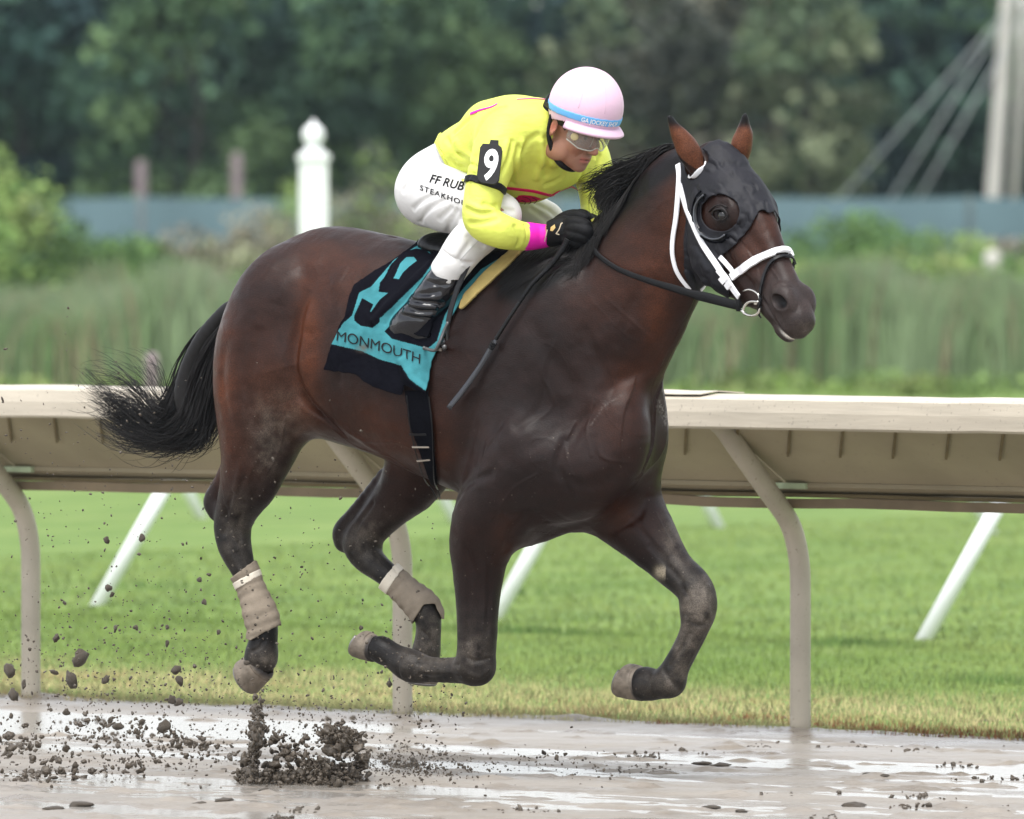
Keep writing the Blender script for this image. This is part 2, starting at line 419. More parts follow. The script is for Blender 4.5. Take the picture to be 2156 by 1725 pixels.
for i in range(5):
    G([(700 + 42 * i, 640), (722 + 42 * i, 760), (760 + 40 * i, 880)], .0022, .016, .27)
# head, in its own frame
HEAD_YAW = R(54.0)
Pp_w = H(1495, 352, .015) @ HR + HO
_hd = np.array([math.cos(HEAD_YAW), -math.sin(HEAD_YAW), 0.0]); _pl = np.cross(_hd, AZ)      # normal of the head's upright plane (its right)
_r = ray(1686, 688); _t = ((Pp_w - np.array([0, 0, CAM_H])) @ _pl) / (_r @ _pl); Pm_w = np.array([0, 0, CAM_H]) + _r * _t
Pp = HR @ (Pp_w - HO); Pm = HR @ (Pm_w - HO)
_x = (Pm - Pp); HL = np.linalg.norm(_x); _x = _x / HL
_yl = HR @ (-_pl); ROLL = R(-4)
_z = np.cross(_x, _yl); _z /= np.linalg.norm(_z); _yl = np.cross(_z, _x)
_yl, _z = math.cos(ROLL) * _yl + math.sin(ROLL) * _z, -math.sin(ROLL) * _yl + math.cos(ROLL) * _z
HF = (Pp, np.stack([_x, _yl, _z])); HS = HL / 0.60
print('head length', HL)
def hp(x, y, z): return HF[0] + (np.array([x, y, z]) * HS) @ HF[1]
def hell(x, y, z, rx, ry, rz, k=.02, ang=0.0, kind='u'):
    M = np.array([[math.cos(ang), 0, math.sin(ang)], [0, 1, 0], [-math.sin(ang), 0, math.cos(ang)]]) @ HF[1]
    HB.ell(hp(x, y, z), np.array([rx, ry, rz]) * HS, k=k, kind=kind, Rm=M)
def hst(x, top, bot, a): return (x * HS, (top + bot) / 2, a, (top - bot) / 2)
HB.loft([hst(-.035, .045, -.06, .03), hst(0, .066, -.09, .062), hst(.06, .092, -.125, .084), hst(.12, .112, -.150, .097), hst(.18, .115, -.165, .099), hst(.26, .110, -.195, .082),
         hst(.34, .096, -.180, .066), hst(.42, .082, -.130, .056), hst(.48, .073, -.094, .054), hst(.54, .064, -.068, .055), hst(.585, .056, -.060, .050), hst(.612, .037, -.044, .036), hst(.625, .01, -.02, .012)],
        k=.03, n=2.3, frame=HF)
HS1 = HS; HS = 1.0
def hp(x, y, z): return HF[0] + np.array([x * HS1, y, z]) @ HF[1]
for sg in (-1, 1):
    hell(.23, .042 * sg, -.115, .125, .052, .088, k=.03)          # jowl
    hell(.205, .075 * sg, .038, .046, .028, .034, k=.04)          # orbit
    hell(.213, .108 * sg, .026, .0225, .016, .0165, k=.005, kind='s'); HB.groove3([hp(.178, .097 * sg, .046), hp(.205, .104 * sg, .052), hp(.235, .098 * sg, .043)], .004, .005); HB.groove3([hp(.18, .10 * sg, .008), hp(.212, .106 * sg, -.002), hp(.24, .098 * sg, .010)], .0035, .005)
    hell(.33, .054 * sg, -.010, .10, .018, .016, k=.03)           # cheek crest
    hell(.522, .042 * sg, .030, .052, .030, .040, k=.022); HB.groove3([hp(.545, .02 * sg, .055), hp(.575, .03 * sg, .045), hp(.59, .035 * sg, .02)], .003, .006)         # nostril wing
    hell(.533, .068 * sg, .026, .036, .024, .021, k=.007, ang=R(28), kind='s')
    HB.groove3([hp(.615, .0, -.048), hp(.59, .038 * sg, -.046), hp(.55, .050 * sg, -.040), hp(.50, .050 * sg, -.036), hp(.455, .050 * sg, -.034)], .011, .006)
    HB.groove3([hp(.28, .070 * sg, .055), hp(.36, .05 * sg, .05), hp(.46, .05 * sg, .045)], .005, .016)
    HB.groove3([hp(.25, .06 * sg, -.04), hp(.33, .055 * sg, -.05), hp(.42, .05 * sg, -.04)], .005, .018)
    HB.groove3([hp(.195, .10 * sg, .062), hp(.225, .088 * sg, .052), hp(.24, .08 * sg, .03)], .004, .007)
hell(.560, 0, -.062, .048, .034, .026, k=.014)                    # lower lip and chin
hell(.50, 0, -.066, .05, .030, .022, k=.02)
hell(.595, 0, .008, .026, .036, .038, k=.02)
# throat joins the neck
HB.chain([tuple(hp(.03, 0, .01)) + (.085,), tuple(hp(.02, 0, -.05)) + (.11,), tuple(hp(-.02, 0, -.12)) + (.13,)], k=.05, sy=.68)
HB.chain([tuple(hp(.06, 0, -.08)) + (.10,), tuple(H(1384, 560, .0)) + (.165,)], k=.05, sy=.62)
# ears
EAR = Field()
for pts in ([(1466, 352, .075, 17), (1450, 318, .08, 22), (1434, 290, .085, 17), (1420, 268, .09, 10), (1410, 247, .095, 4)],
            [(1552, 345, -.10, 16), (1560, 312, -.10, 20), (1566, 285, -.10, 17), (1568, 262, -.10, 9), (1569, 243, -.10, 4)]):
    # depth of each ear follows the head, not the body
    base = hp(.015, -.062 if pts[0][2] > 0 else .062, .05); Yw = (base @ HR + HO)[1]
    nn = []
    for i, (a, b, w, r) in enumerate(pts):
        q = HR @ (at_depth(a, b, Yw - .01 * i) - HO); nn.append(tuple(q) + (r * U,))
    HB.chain(nn, k=.012); EAR.chain(nn, k=.012)
    fwd = np.array([HF[1][0] * .35 + HF[1][2] * .4])[0]; view = CAML - base; view /= np.linalg.norm(view)
    HB.chain([tuple(np.array(n[:3]) - view * .016 + HF[1][1] * .0) + (n[3] * .52,) for n in nn[1:4]], k=.008, kind='s')
# joints, tendons and bones of the legs, drawn on the surface
HB.probe(.014)
for P_, a_, s_ in (([(1452, 1335), (1432, 1370), (1412, 1402)], .0042, .006), ([(1480, 1335), (1462, 1370), (1444, 1405)], -.0022, .006), ([(1440, 1240), (1452, 1262), (1444, 1295)], .0035, .006), ([(1490, 1235), (1486, 1262), (1492, 1290)], -.003, .008), ([(1460, 1312), (1474, 1318), (1490, 1312)], .0035, .006),
            ([(1370, 1150), (1405, 1190), (1435, 1225)], .005, .008), ([(1330, 1090), (1370, 1140), (1400, 1172)], .004, .008), ([(1398, 1412), (1410, 1430), (1426, 1448)], .003, .006),
            ([(1035, 1170), (1030, 1250), (1026, 1330)], .004, .007), ([(985, 1160), (988, 1260), (986, 1350)], .003, .007), ([(985, 1385), (1000, 1392), (1030, 1386)], .003, .006), ([(965, 1400), (915, 1400), (880, 1398)], .003, .005), ([(968, 1424), (915, 1422), (885, 1420)], .0035, .005), ([(990, 1420), (1010, 1425), (1028, 1410)], -.003, .008), ([(845, 1380), (838, 1402), (842, 1425)], .003, .006),
            ([(500, 1165), (518, 1200), (535, 1240)], .0038, .005), ([(486, 1165), (502, 1200), (518, 1240)], -.002, .005), ([(508, 1085), (500, 1110), (505, 1140)], .0045, .007), ([(475, 1070), (478, 1100), (470, 1125)], .0045, .007), ([(490, 1040), (480, 1075), (470, 1090)], .004, .007), ([(512, 1010), (500, 1045)], .004, .008), ([(556, 1350), (545, 1365), (530, 1372)], .003, .005),
            ([(790, 1165), (820, 1195), (845, 1220)], .0038, .005), ([(745, 1110), (752, 1135), (742, 1160)], .004, .007), ([(785, 1060), (760, 1095), (745, 1120)], .0045, .008), ([(890, 1330), (905, 1345), (915, 1362)], .003, .005)):
    HB.etch([P_], a_ * 1.5, s_ * 1.15)
HB.etch([[(1290, 1120), (1340, 1090), (1362, 1050)], [(1150, 1100), (1120, 1080), (1075, 1085)], [(1065, 1160), (1075, 1120), (1110, 1085)], [(1190, 930), (1175, 980), (1200, 1040)], [(960, 1060), (985, 1020), (1030, 1000)]], .006, .014)
HB.etch([[(1235, 700), (1270, 780), (1285, 815)], [(1160, 760), (1140, 850), (1090, 900)], [(690, 600), (720, 700), (715, 800)], [(540, 700), (530, 800), (540, 900)], [(1330, 640), (1300, 720)], [(1440, 560), (1425, 620), (1400, 680)]], .004, .018)
HB.etch([[(1210, 890), (1190, 940), (1205, 1000)], [(1250, 850), (1235, 900), (1245, 960)], [(1130, 1000), (1080, 1030), (1040, 1090)], [(600, 880), (590, 940), (560, 1000)], [(1380, 1080), (1400, 1120), (1420, 1150)], [(700, 900), (760, 945), (820, 960), (880, 1000)]], -.0028, .005)
HB.etch([[(1560, 500), (1590, 560), (1600, 600)], [(1540, 530), (1555, 590)], [(1620, 560), (1640, 590)], [(1490, 500), (1530, 540)]], -.0018, .004)
HB.etch([[(1540, 478), (1570, 520), (1590, 545)], [(1640, 660), (1655, 690)], [(1630, 600), (1645, 600), (1665, 604)]], .0022, .005)
import time as _tm
_t0 = _tm.time()
HV, HFc = HB.mesh(.0072, sub=1, it=1)
HNm = normals(HV, HFc)
print('horse mesh', len(HV), _tm.time() - _t0)
# ================================================================== THE GROUND
rnd = random.Random(7); nr = np.random.default_rng(7)
GA = ground(65, 1477); GB = ground(1685, 1546)                    # feet of two rail posts
RD = (GB - GA); SP = np.linalg.norm(RD) / 2; RD = RD / np.linalg.norm(RD)   # along the rail (to the right and nearer), post spacing
RN = np.array([-RD[1], RD[0], 0.0])
if RN[1] < 0: RN = -RN                                            # away from the camera, over the turf
print('rail angle', math.degrees(math.atan2(-RD[1], RD[0])), 'spacing', SP)
def rp(s, t, z=0.0): return GB + RD * s + RN * t + np.array([0, 0, z])      # rail coordinates; s = 0 at the right-hand post
RANG = math.atan2(RD[1], RD[0])
def to_rail(P): q = P - GB; return q @ RD, q @ RN
# smooth value noise in numpy
class VN:
    def __init__(s, seed, n=256): s.g = np.random.default_rng(seed).random((n, n)); s.n = n
    def __call__(s, x, y):
        xi = np.floor(x).astype(int); yi = np.floor(y).astype(int); fx = x - xi; fy = y - yi; fx = fx * fx * (3 - 2 * fx); fy = fy * fy * (3 - 2 * fy)
        g = s.g; n = s.n; a = g[xi % n, yi % n]; b = g[(xi + 1) % n, yi % n]; c = g[xi % n, (yi + 1) % n]; d = g[(xi + 1) % n, (yi + 1) % n]
        return (a * (1 - fx) + b * fx) * (1 - fy) + (c * (1 - fx) + d * fx) * fy
    def fbm(s, x, y, o=4):
        r = 0; a = .5
        for i in range(o): r = r + a * s(x + 17 * i, y + 31 * i); x = x * 2.03; y = y * 2.03; a *= .5
        return r
vn = VN(3); vn2 = VN(11)
def edge_t(s): return -0.10 + .10 * (vn.fbm(s * 1.3, s * 0 + 5) - .5) + .05 * (vn.fbm(s * 9, s * 0 + 9) - .5)
def grid_mesh(name, s0, s1, ns, tt, zf, mat_, ext=None):
    ss = np.linspace(s0, s1, ns); S, T = np.meshgrid(ss, tt, indexing='ij'); S = S.ravel(); T = T.ravel()
    Z = zf(S, T); P = GB + S[:, None] * RD + T[:, None] * RN; P[:, 2] = Z
    nt_ = len(tt); I = np.arange(ns * nt_).reshape(ns, nt_)
    F = np.stack([I[:-1, :-1], I[1:, :-1], I[1:, 1:], I[:-1, 1:]], -1).reshape(-1, 4)
    o = link(name, mesh_np(name, P, F), mat_); tag(o, kind='structure'); return o
# mud: uneven wet sandy clay with shallow water standing in it
mud = bpy.data.materials.new('wet_mud'); mud.use_nodes = True; nt = mud.node_tree; b = nt.nodes['Principled BSDF']
geo = node(nt, 'ShaderNodeNewGeometry'); mp = node(nt, 'ShaderNodeMapping'); mp.inputs['Rotation'].default_value = (0, 0, -RANG); mp.inputs['Scale'].default_value = (.8, 2.2, 1)
nt.links.new(geo.outputs['Position'], mp.inputs[0])
n1 = node(nt, 'ShaderNodeTexNoise', Scale=1.6, Detail=8.0, Roughness=.62); nt.links.new(mp.outputs[0], n1.inputs[0])
cr = ramp(nt, n1.outputs[0], [(.3, (.155, .13, .105)), (.5, (.235, .205, .172)), (.68, (.30, .268, .23))]); nt.links.new(cr.outputs[0], b.inputs['Base Color'])
rr = node(nt, 'ShaderNodeMapRange'); rr.inputs['From Min'].default_value = .36; rr.inputs['From Max'].default_value = .62; rr.inputs['To Min'].default_value = .24; rr.inputs['To Max'].default_value = .45
nt.links.new(n1.outputs[0], rr.inputs[0]); nt.links.new(rr.outputs[0], b.inputs['Roughness'])
n2 = node(nt, 'ShaderNodeTexNoise', Scale=70.0, Detail=4.0); nt.links.new(geo.outputs['Position'], n2.inputs[0])
bp = node(nt, 'ShaderNodeBump', Strength=.35, Distance=.008); nt.links.new(n2.outputs[0], bp.inputs['Height']); nt.links.new(bp.outputs[0], b.inputs['Normal'])
def mud_z(S, T):
    z = .022 * (vn.fbm(S * .35, T * 2.6 + 40, 3) - .47) + .016 * (vn2.fbm(S * .9, T * 7.5, 4) - .5) + .007 * (vn.fbm(S * 14, T * 22, 3) - .5)
    c = vn.fbm(S * 5.0 + 70, T * 9.0, 4); z = z + .08 * np.maximum(c - .62, 0)                # lumps
    z = z + .010 * np.clip((T + .75) / .6, 0, 1) ** 2                                             # bank up to the turf
    pud = np.exp(-((T + .95) / .28) ** 2) * .022; z = z - pud * (vn2.fbm(S * .4, T * 0 + 3, 2) > .30)
    return z + .006
tt = np.concatenate([np.linspace(-9.0, -6.0, 60), np.linspace(-5.98, .05, 420)])
grid_mesh('track', -7.5, 4.5, 800, tt, mud_z, mud)
wat = bpy.data.materials.new('puddle_water'); wat.use_nodes = True; nt = wat.node_tree; b = nt.nodes['Principled BSDF']
b.inputs['Base Color'].default_value = (.24, .22, .195, 1); b.inputs['Roughness'].default_value = .2; b.inputs['Specular IOR Level'].default_value = .6
geo = node(nt, 'ShaderNodeNewGeometry'); n2 = node(nt, 'ShaderNodeTexNoise', Scale=16.0, Detail=3.0); nt.links.new(geo.outputs['Position'], n2.inputs[0])
bp = node(nt, 'ShaderNodeBump', Strength=.18, Distance=.01); nt.links.new(n2.outputs[0], bp.inputs['Height']); nt.links.new(bp.outputs[0], b.inputs['Normal'])
mb = MB(); q = [rp(-60, -40, .0028), rp(60, -40, .0028), rp(60, -.25, .0028), rp(-60, -.25, .0028)]; mb.add(q, [(0, 1, 2, 3)]); tag(mb.build('water', wat), kind='structure')
mb = MB()                                                          # the rest of the track, beyond the finely modelled part
for a, b_, c, d in ((-60, -7.5, -40, .05), (4.5, 60, -40, .05), (-7.5, 4.5, -40, -9.0)):
    mb.add([rp(a, c, .008), rp(b_, c, .008), rp(b_, d, .008), rp(a, d, .008)], [(0, 1, 2, 3)])
tag(mb.build('track_far', mud), kind='structure')
# turf and the land behind
turf = bpy.data.materials.new('turf'); turf.use_nodes = True; nt = turf.node_tree; b = nt.nodes['Principled BSDF']
geo = node(nt, 'ShaderNodeNewGeometry'); mp = node(nt, 'ShaderNodeMapping'); mp.inputs['Rotation'].default_value = (0, 0, -RANG); nt.links.new(geo.outputs['Position'], mp.inputs[0])
mp2 = node(nt, 'ShaderNodeMapping'); mp2.inputs['Scale'].default_value = (1.2, .35, 1); nt.links.new(mp.outputs[0], mp2.inputs[0])
n1 = node(nt, 'ShaderNodeTexNoise', Scale=2.2, Detail=7.0, Roughness=.65); nt.links.new(mp2.outputs[0], n1.inputs[0])
cr = ramp(nt, n1.outputs[0], [(.32, (.085, .155, .03)), (.5, (.13, .205, .044)), (.66, (.185, .25, .068))])
nt.links.new(cr.outputs[0], b.inputs['Base Color']); b.inputs['Roughness'].default_value = .8; b.inputs['Specular IOR Level'].default_value = .2
def turf_z(S, T): return .012 + .02 * (vn.fbm(S * .8, T * .8 + 9, 3) - .5) + .012 * (vn2.fbm(S * 7, T * 7, 2) - .5)
tt = np.concatenate([np.linspace(0, 8, 120), np.linspace(8.3, 70, 80)])
ss = np.linspace(-75, 45, 260); S, T = np.meshgrid(ss, tt, indexing='ij'); S = S.ravel(); T = T.ravel(); T = T + edge_t(S) * (T < .02)
P = GB + S[:, None] * RD + T[:, None] * RN; P[:, 2] = turf_z(S, T)
I = np.arange(len(ss) * len(tt)).reshape(len(ss), len(tt)); F = np.stack([I[:-1, :-1], I[1:, :-1], I[1:, 1:], I[:-1, 1:]], -1).reshape(-1, 4)
tag(link('turf', mesh_np('turf', P, F), turf), kind='structure')
land = mat('rough_meadow', (.10, .12, .045), .9, .1, noise=.5, nscale=.35)
mb = MB(); mb.add([(-1500, -60, -.05), (1500, -60, -.05), (1500, 2500, -.05), (-1500, 2500, -.05)], [(0, 1, 2, 3)]); tag(mb.build('ground', land), kind='structure')
# grass blades: green on the mown turf, straw and rust coloured along the track's edge
def sst_(a, b, x): t = np.clip((x - a) / (b - a), 0, 1); return t * t * (3 - 2 * t)
def blades(name, n, s0, s1, t0, t1, h, w, seed, edge=False):
    g = np.random.default_rng(seed); T = t0 + (t1 - t0) * g.random(n) ** 1.3; S = s0 + (s1 - s0) * g.random(n)
    # keep to what the sight lines can reach: follow the view wedge, with a wide margin
    P = GB + S[:, None] * RD + T[:, None] * RN
    k = (np.abs(P[:, 0]) < 3.8 + (P[:, 1] - 29) * .09); P = P[k]; S = S[k]; T = T[k]; n = len(P)
    if edge: T2 = T - 0.0
    P[:, 2] = turf_z(S, T)
    cl = vn.fbm(S * 2.5, T * 2.5, 3); hh = h * (.45 + 1.0 * g.random(n)) * (.7 + .6 * cl); ww = w * (.6 + .8 * g.random(n))
    an = g.random(n) * 6.283; ln = hh * (.15 + .6 * g.random(n)); d = np.stack([np.cos(an), np.sin(an), 0 * an], 1); a2 = g.random(n) * 6.283
    sd_ = np.stack([np.cos(a2), np.sin(a2), 0 * a2], 1) * ww[:, None]
    V = np.stack([P - sd_, P + sd_, P + d * ln[:, None] + np.stack([0 * hh, 0 * hh, hh], 1)], 1).reshape(-1, 3); Fq = np.arange(3 * n).reshape(n, 3)
    m = vn2.fbm(S * 1.1 + 3, T * .9, 4); fine = g.random(n)
    green = np.array([.14, .23, .04]); lime = np.array([.25, .33, .085]); straw = np.array([.54, .47, .23]); rust = np.array([.24, .085, .03])
    c = green + (lime - green) * np.clip(m * 1.6 - .35 + .4 * (fine - .5), 0, 1)[:, None]
    ed = np.clip((2.6 + .8 * (vn.fbm(S * 1.7, S * 0, 2) - .5) - T) / 1.1, 0, 1) * (.35 + .65 * vn2.fbm(S * 3, T * 5, 3) * 1.5)
    c = c * (.9 + .2 * g.random((n, 1))); c = c + (straw - c) * np.clip(ed + .5 * (fine - .6), 0, 1)[:, None] * (ed > .03)[:, None]
    ru = np.clip((.75 - T) / .4, 0, 1) * sst_(.38, .5, vn.fbm(S * 2 + 40, T * 4, 3)) * np.clip((S + 1.5) / .4, 0, 1) + .35 * (vn2.fbm(S * 3, T * 3, 3) > .55) * (T < 1.6); c = c + (rust - c) * np.clip(ru * (fine > .35), 0, 1)[:, None]
    dk = np.zeros(n)
    for px, py, a_, b__ in ((1790, 1366, .38, .30), (1100, 1340, .5, .2), (2120, 1445, .3, .22), (1050, 1255, .5, .25), (300, 1240, .5, .25)):
        q = ground(px, py); dk = np.maximum(dk, np.exp(-(((P - q) @ RD) / a_) ** 2 - (((P - q) @ RN) / b__) ** 2))      # a few rank dark tufts
    c = c + (np.array([.05, .14, .02]) - c) * (dk * .8)[:, None]; V = V.reshape(-1, 3, 3); V[:, 2, 2] += dk * .02; V = V.reshape(-1, 3)
    me = mesh_np(name, V, Fq, False); color_attr(me, np.repeat(c, 3, axis=0)); o = link(name, me, grass_m)
    return o
grass_m = mat('grass_blade', rough=.7, spec=.25, attr='tint')
nt = grass_m.node_tree; b = nt.nodes['Principled BSDF']; ge = node(nt, 'ShaderNodeNewGeometry'); va = node(nt, 'ShaderNodeVectorMath', operation='SCALE'); va.inputs['Scale'].default_value = .35; nt.links.new(ge.outputs['Normal'], va.inputs[0]); vb = node(nt, 'ShaderNodeVectorMath', operation='ADD'); vb.inputs[1].default_value = (0, 0, 1); nt.links.new(va.outputs[0], vb.inputs[0]); vc = node(nt, 'ShaderNodeVectorMath', operation='NORMALIZE'); nt.links.new(vb.outputs[0], vc.inputs[0]); nt.links.new(vc.outputs[0], b.inputs['Normal'])   # soft turf shading: the blades share most of the sward's upward facing
tag(blades('grass', 250000, -8.5, 6.0, -.06, 5.5, .024, .0018, 5), 'short mown green grass behind the rail, straw coloured along the mud', 'grass', kind='stuff')
tag(blades('grass', 190000, -13, 11, 5.3, 20, .022, .0038, 6), 'soft green turf course grass further behind the rail', 'grass', kind='stuff')

# ================================================================== THE NEAR RAIL
cream = mat('cream_rail', (.53, .475, .385), .45, .4, noise=.10, nscale=3.0, bump=.1, bscale=12, stretch=(1, 4, 8))
tan = mat('tan_panel', (.345, .30, .205), .6, .3, noise=.16, nscale=2.2, bump=.08, bscale=25)
tanp = mat('tan_post', (.43, .385, .31), .55, .35, noise=.14, nscale=5.0, bump=.25, bscale=260, bdist=.003)
dark = mat('slit_gap_shade', (.17, .135, .075), .8, .2, noise=.2)  # dark colour holding the shade of the panel slits and the lower gap
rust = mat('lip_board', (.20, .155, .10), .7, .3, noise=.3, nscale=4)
clip_m = mat('pale_green_clip', (.45, .55, .36), .5)
rail = empty('safety_rail', tuple(rp(0, 0)), RANG, 'cream track rail with a boxed top edge, sloping tan cover and bent tubular posts', 'rail')
for m_ in (cream, tan, tanp, rust):     # weather stains and dried spatter
    nt = m_.node_tree; b = nt.nodes['Principled BSDF']; L_ = b.inputs['Base Color'].links[0].from_socket; n_ = node(nt, 'ShaderNodeTexNoise', Scale=75.0, Detail=5.0); tc = node(nt, 'ShaderNodeTexCoord'); nt.links.new(tc.outputs['Object'], n_.inputs[0])
    mr = node(nt, 'ShaderNodeMapRange'); mr.inputs['From Min'].default_value = .64; mr.inputs['From Max'].default_value = .76; nt.links.new(n_.outputs[0], mr.inputs[0]); mx = node(nt, 'ShaderNodeMix', data_type='RGBA'); nt.links.new(mr.outputs[0], mx.inputs[0]); nt.links.new(L_, mx.inputs[6]); mx.inputs[7].default_value = (.24, .20, .16, 1); nt.links.new(mx.outputs[2], b.inputs['Base Color'])
# in the rail's frame: x along it, y over the turf, z up.  t of the front edge is -0.62
ZT, YF = 1.175, -.58
S0, S1 = -14.0, 7.0
mb = MB()
prof = [(YF, ZT - .108), (YF - .012, ZT - .10), (YF - .016, ZT - .05), (YF - .012, ZT - .008), (YF, ZT), (YF + .09, ZT + .010), (YF + .26, ZT + .004), (YF + .26, ZT - .012), (YF + .03, ZT - .02), (YF + .012, ZT - .108)]
def extr(prof, x0, x1, n=1, wob=0.0, seed=1):
    m = MB(); g = random.Random(seed); k = len(prof)
    for i in range(n + 1):
        x = x0 + (x1 - x0) * i / n; w = wob * (g.random() - .5)
        for y, z in prof: m.V.append((x, y, z + w))
    for i in range(n):
        for j in range(k): a = i * k + j; b_ = i * k + (j + 1) % k; m.F.append((a, b_, b_ + k, a + k))
    m.F.append(tuple(reversed(range(k)))); m.F.append(tuple(n * k + j for j in range(k)))
    return m
extr(prof, S0, S1, 140, .004).build('top_beam', cream, rail, smooth=False)
for i in range(6):                                                # loose lapped top covers, slightly raised
    x = (-.35 + i * 1.77 * 2 if i < 3 else -3.9 - (i - 3) * 3.54)
    extr([(YF - .005, ZT + .012), (YF + .10, ZT + .022), (YF + .25, ZT + .014), (YF + .25, ZT + .010), (YF + .1, ZT + .018), (YF - .005, ZT + .009)], x - .5, x + .35, 8, .006, i).build('lapped_cover', cream, rail, smooth=False)
PY0, PZ0, PY1, PZ1 = YF + .03, ZT - .03, -.05, .865                 # sloping cover, from the top edge down to the posts
np_ = 12
def slit_strip(x, a, c):  # raised strip for a slit; the slit's shade is its dark colour
    dx = -(c[0] - a[0]) * math.tan(-RANG); m = MB(); V = []
    for (y, z), xx in ((a, x), (c, x + dx)):
        for dxx in (0, .011):
            for dz in (-.002, -.011): V.append((xx + dxx, y - .003, z + dz))
    m.add(V, [(0, 1, 3, 2), (4, 6, 7, 5), (0, 4, 5, 1), (2, 3, 7, 6), (0, 2, 6, 4), (1, 5, 7, 3)]); m.build('slit_strip', dark, rail, smooth=False)
for i in range(np_):                                              # cover panels, one per post bay
    x0 = S0 + .5 + i * SP + .004 + (0 - (S0 + .5)) % SP - SP; x1 = x0 + SP - .008
    extr([(PY0, PZ0), (PY0 - .003, PZ0 - .012), (PY1 - .003, PZ1 - .012), (PY1, PZ1)], x0, x1, 3).build('cover_panel', tan, rail, smooth=False)
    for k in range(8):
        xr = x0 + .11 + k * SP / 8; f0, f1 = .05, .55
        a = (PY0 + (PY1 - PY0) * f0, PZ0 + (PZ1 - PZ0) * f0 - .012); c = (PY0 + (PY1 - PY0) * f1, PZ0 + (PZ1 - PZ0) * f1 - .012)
        if -9 < xr < 5: slit_strip(xr, a, c)
extr([(PY1 - .045, PZ1 + .010), (PY1 - .05, PZ1 - .004), (PY1 + .02, PZ1 - .03), (PY1 + .025, PZ1 - .012)], S0, S1, 40, .003).build('lower_ledge', tan, rail, smooth=False)
extr([(PY1 - .02, PZ1 - .030), (PY1 - .024, PZ1 - .042), (PY1 + .05, PZ1 - .046), (PY1 + .05, PZ1 - .030)], S0, S1, 60, .003).build('shadow_gap', dark, rail, smooth=False)  # solid strip, its dark colour painting the shade of a gap
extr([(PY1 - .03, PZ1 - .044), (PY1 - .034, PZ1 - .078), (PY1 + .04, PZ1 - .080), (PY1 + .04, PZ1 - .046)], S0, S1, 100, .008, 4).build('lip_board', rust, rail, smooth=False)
pm = None
for i in range(-7, 4):
    x = i * SP
    if pm is None:
        path = [(0, YF + .03, ZT - .055), (0, YF + .12, ZT - .10)]
        a0 = np.array([YF + .12, ZT - .10]); a1 = np.array([-.10, .77])
        for j in range(1, 6): q_ = a0 + (a1 - a0) * j / 5; path.append((0, q_[0], q_[1]))
        path += [(0, -.055, .72), (0, -.025, .66), (0, -.006, .59), (0, 0, .51), (0, 0, .25), (0, 0, -.05)]
        path = [tuple(p) for p in catmull(path, 3)]
        pm = MB().tube(path, .036, 18).mesh('post')
    o = link('post', pm, tanp, rail); o.location = (x, 0, 0)
    mb = MB().box((x - .035, PY1 - .065, PZ1 - .012), (x + .10, PY1 - .045, PZ1 + .008)); mb.build('clip', clip_m, rail, smooth=False)
    mb = MB().box((x - .004, PY1 - .05, PZ1 - .01), (x + .004, PY0, PZ0 - .12)) if False else None

# ================================================================== THE WHITE RAILS ON THE TURF
white = mat('white_plastic', (.83, .84, .86), .4, .4, noise=.03)
def white_rail(feet, top_dx, zt, label, s_lean, t_lean, name='running_rail'):
    a = feet[0]; r = empty(name, tuple(a), RANG, label, 'rail')
    M = Matrix.Rotation(-RANG, 3, 'Z'); tops = []
    leg = MB().tube([(0, 0, -.03), (s_lean, t_lean, zt)], .036, 14).mesh('leg')
    for f in feet:
        d = M @ Vector(f - a); o = link('leg', leg, white, r); o.location = d; tops.append(d + Vector((s_lean, t_lean, zt)))
    tops.sort(key=lambda v: v.x); e0 = tops[0]; e1 = tops[-1]
    MB().tube([e0 + Vector((-.4, 0, 0)), e1 + Vector((.4, 0, 0))], .034, 14).build('top_tube', white, r)
    return r
f0 = ground(195, 1280); f1 = ground(1935, 1352); dv = (f1 - f0) / 2
lf = dv @ RD
white_rail([f0 + dv * i for i in range(-3, 6)], 0, .93, 'white plastic running rail with slanted legs on the turf, nearer of the two', .30, .50)
g0 = ground(148, 1090); g1 = ground(1521, 1117); dv2 = (g1 - g0)
n_ = max(1, round(np.linalg.norm(dv2) / np.linalg.norm(dv))); print('far legs', np.linalg.norm(dv2), np.linalg.norm(dv), n_)
g1b = ground(2045, 1120)
dv2 = (ground(2095, 1128) - g1)
white_rail([g1 + dv2 * i for i in range(-4, 4)], 0, .60, 'white plastic running rail leaning the other way, farther across the turf', -.20, -.25)
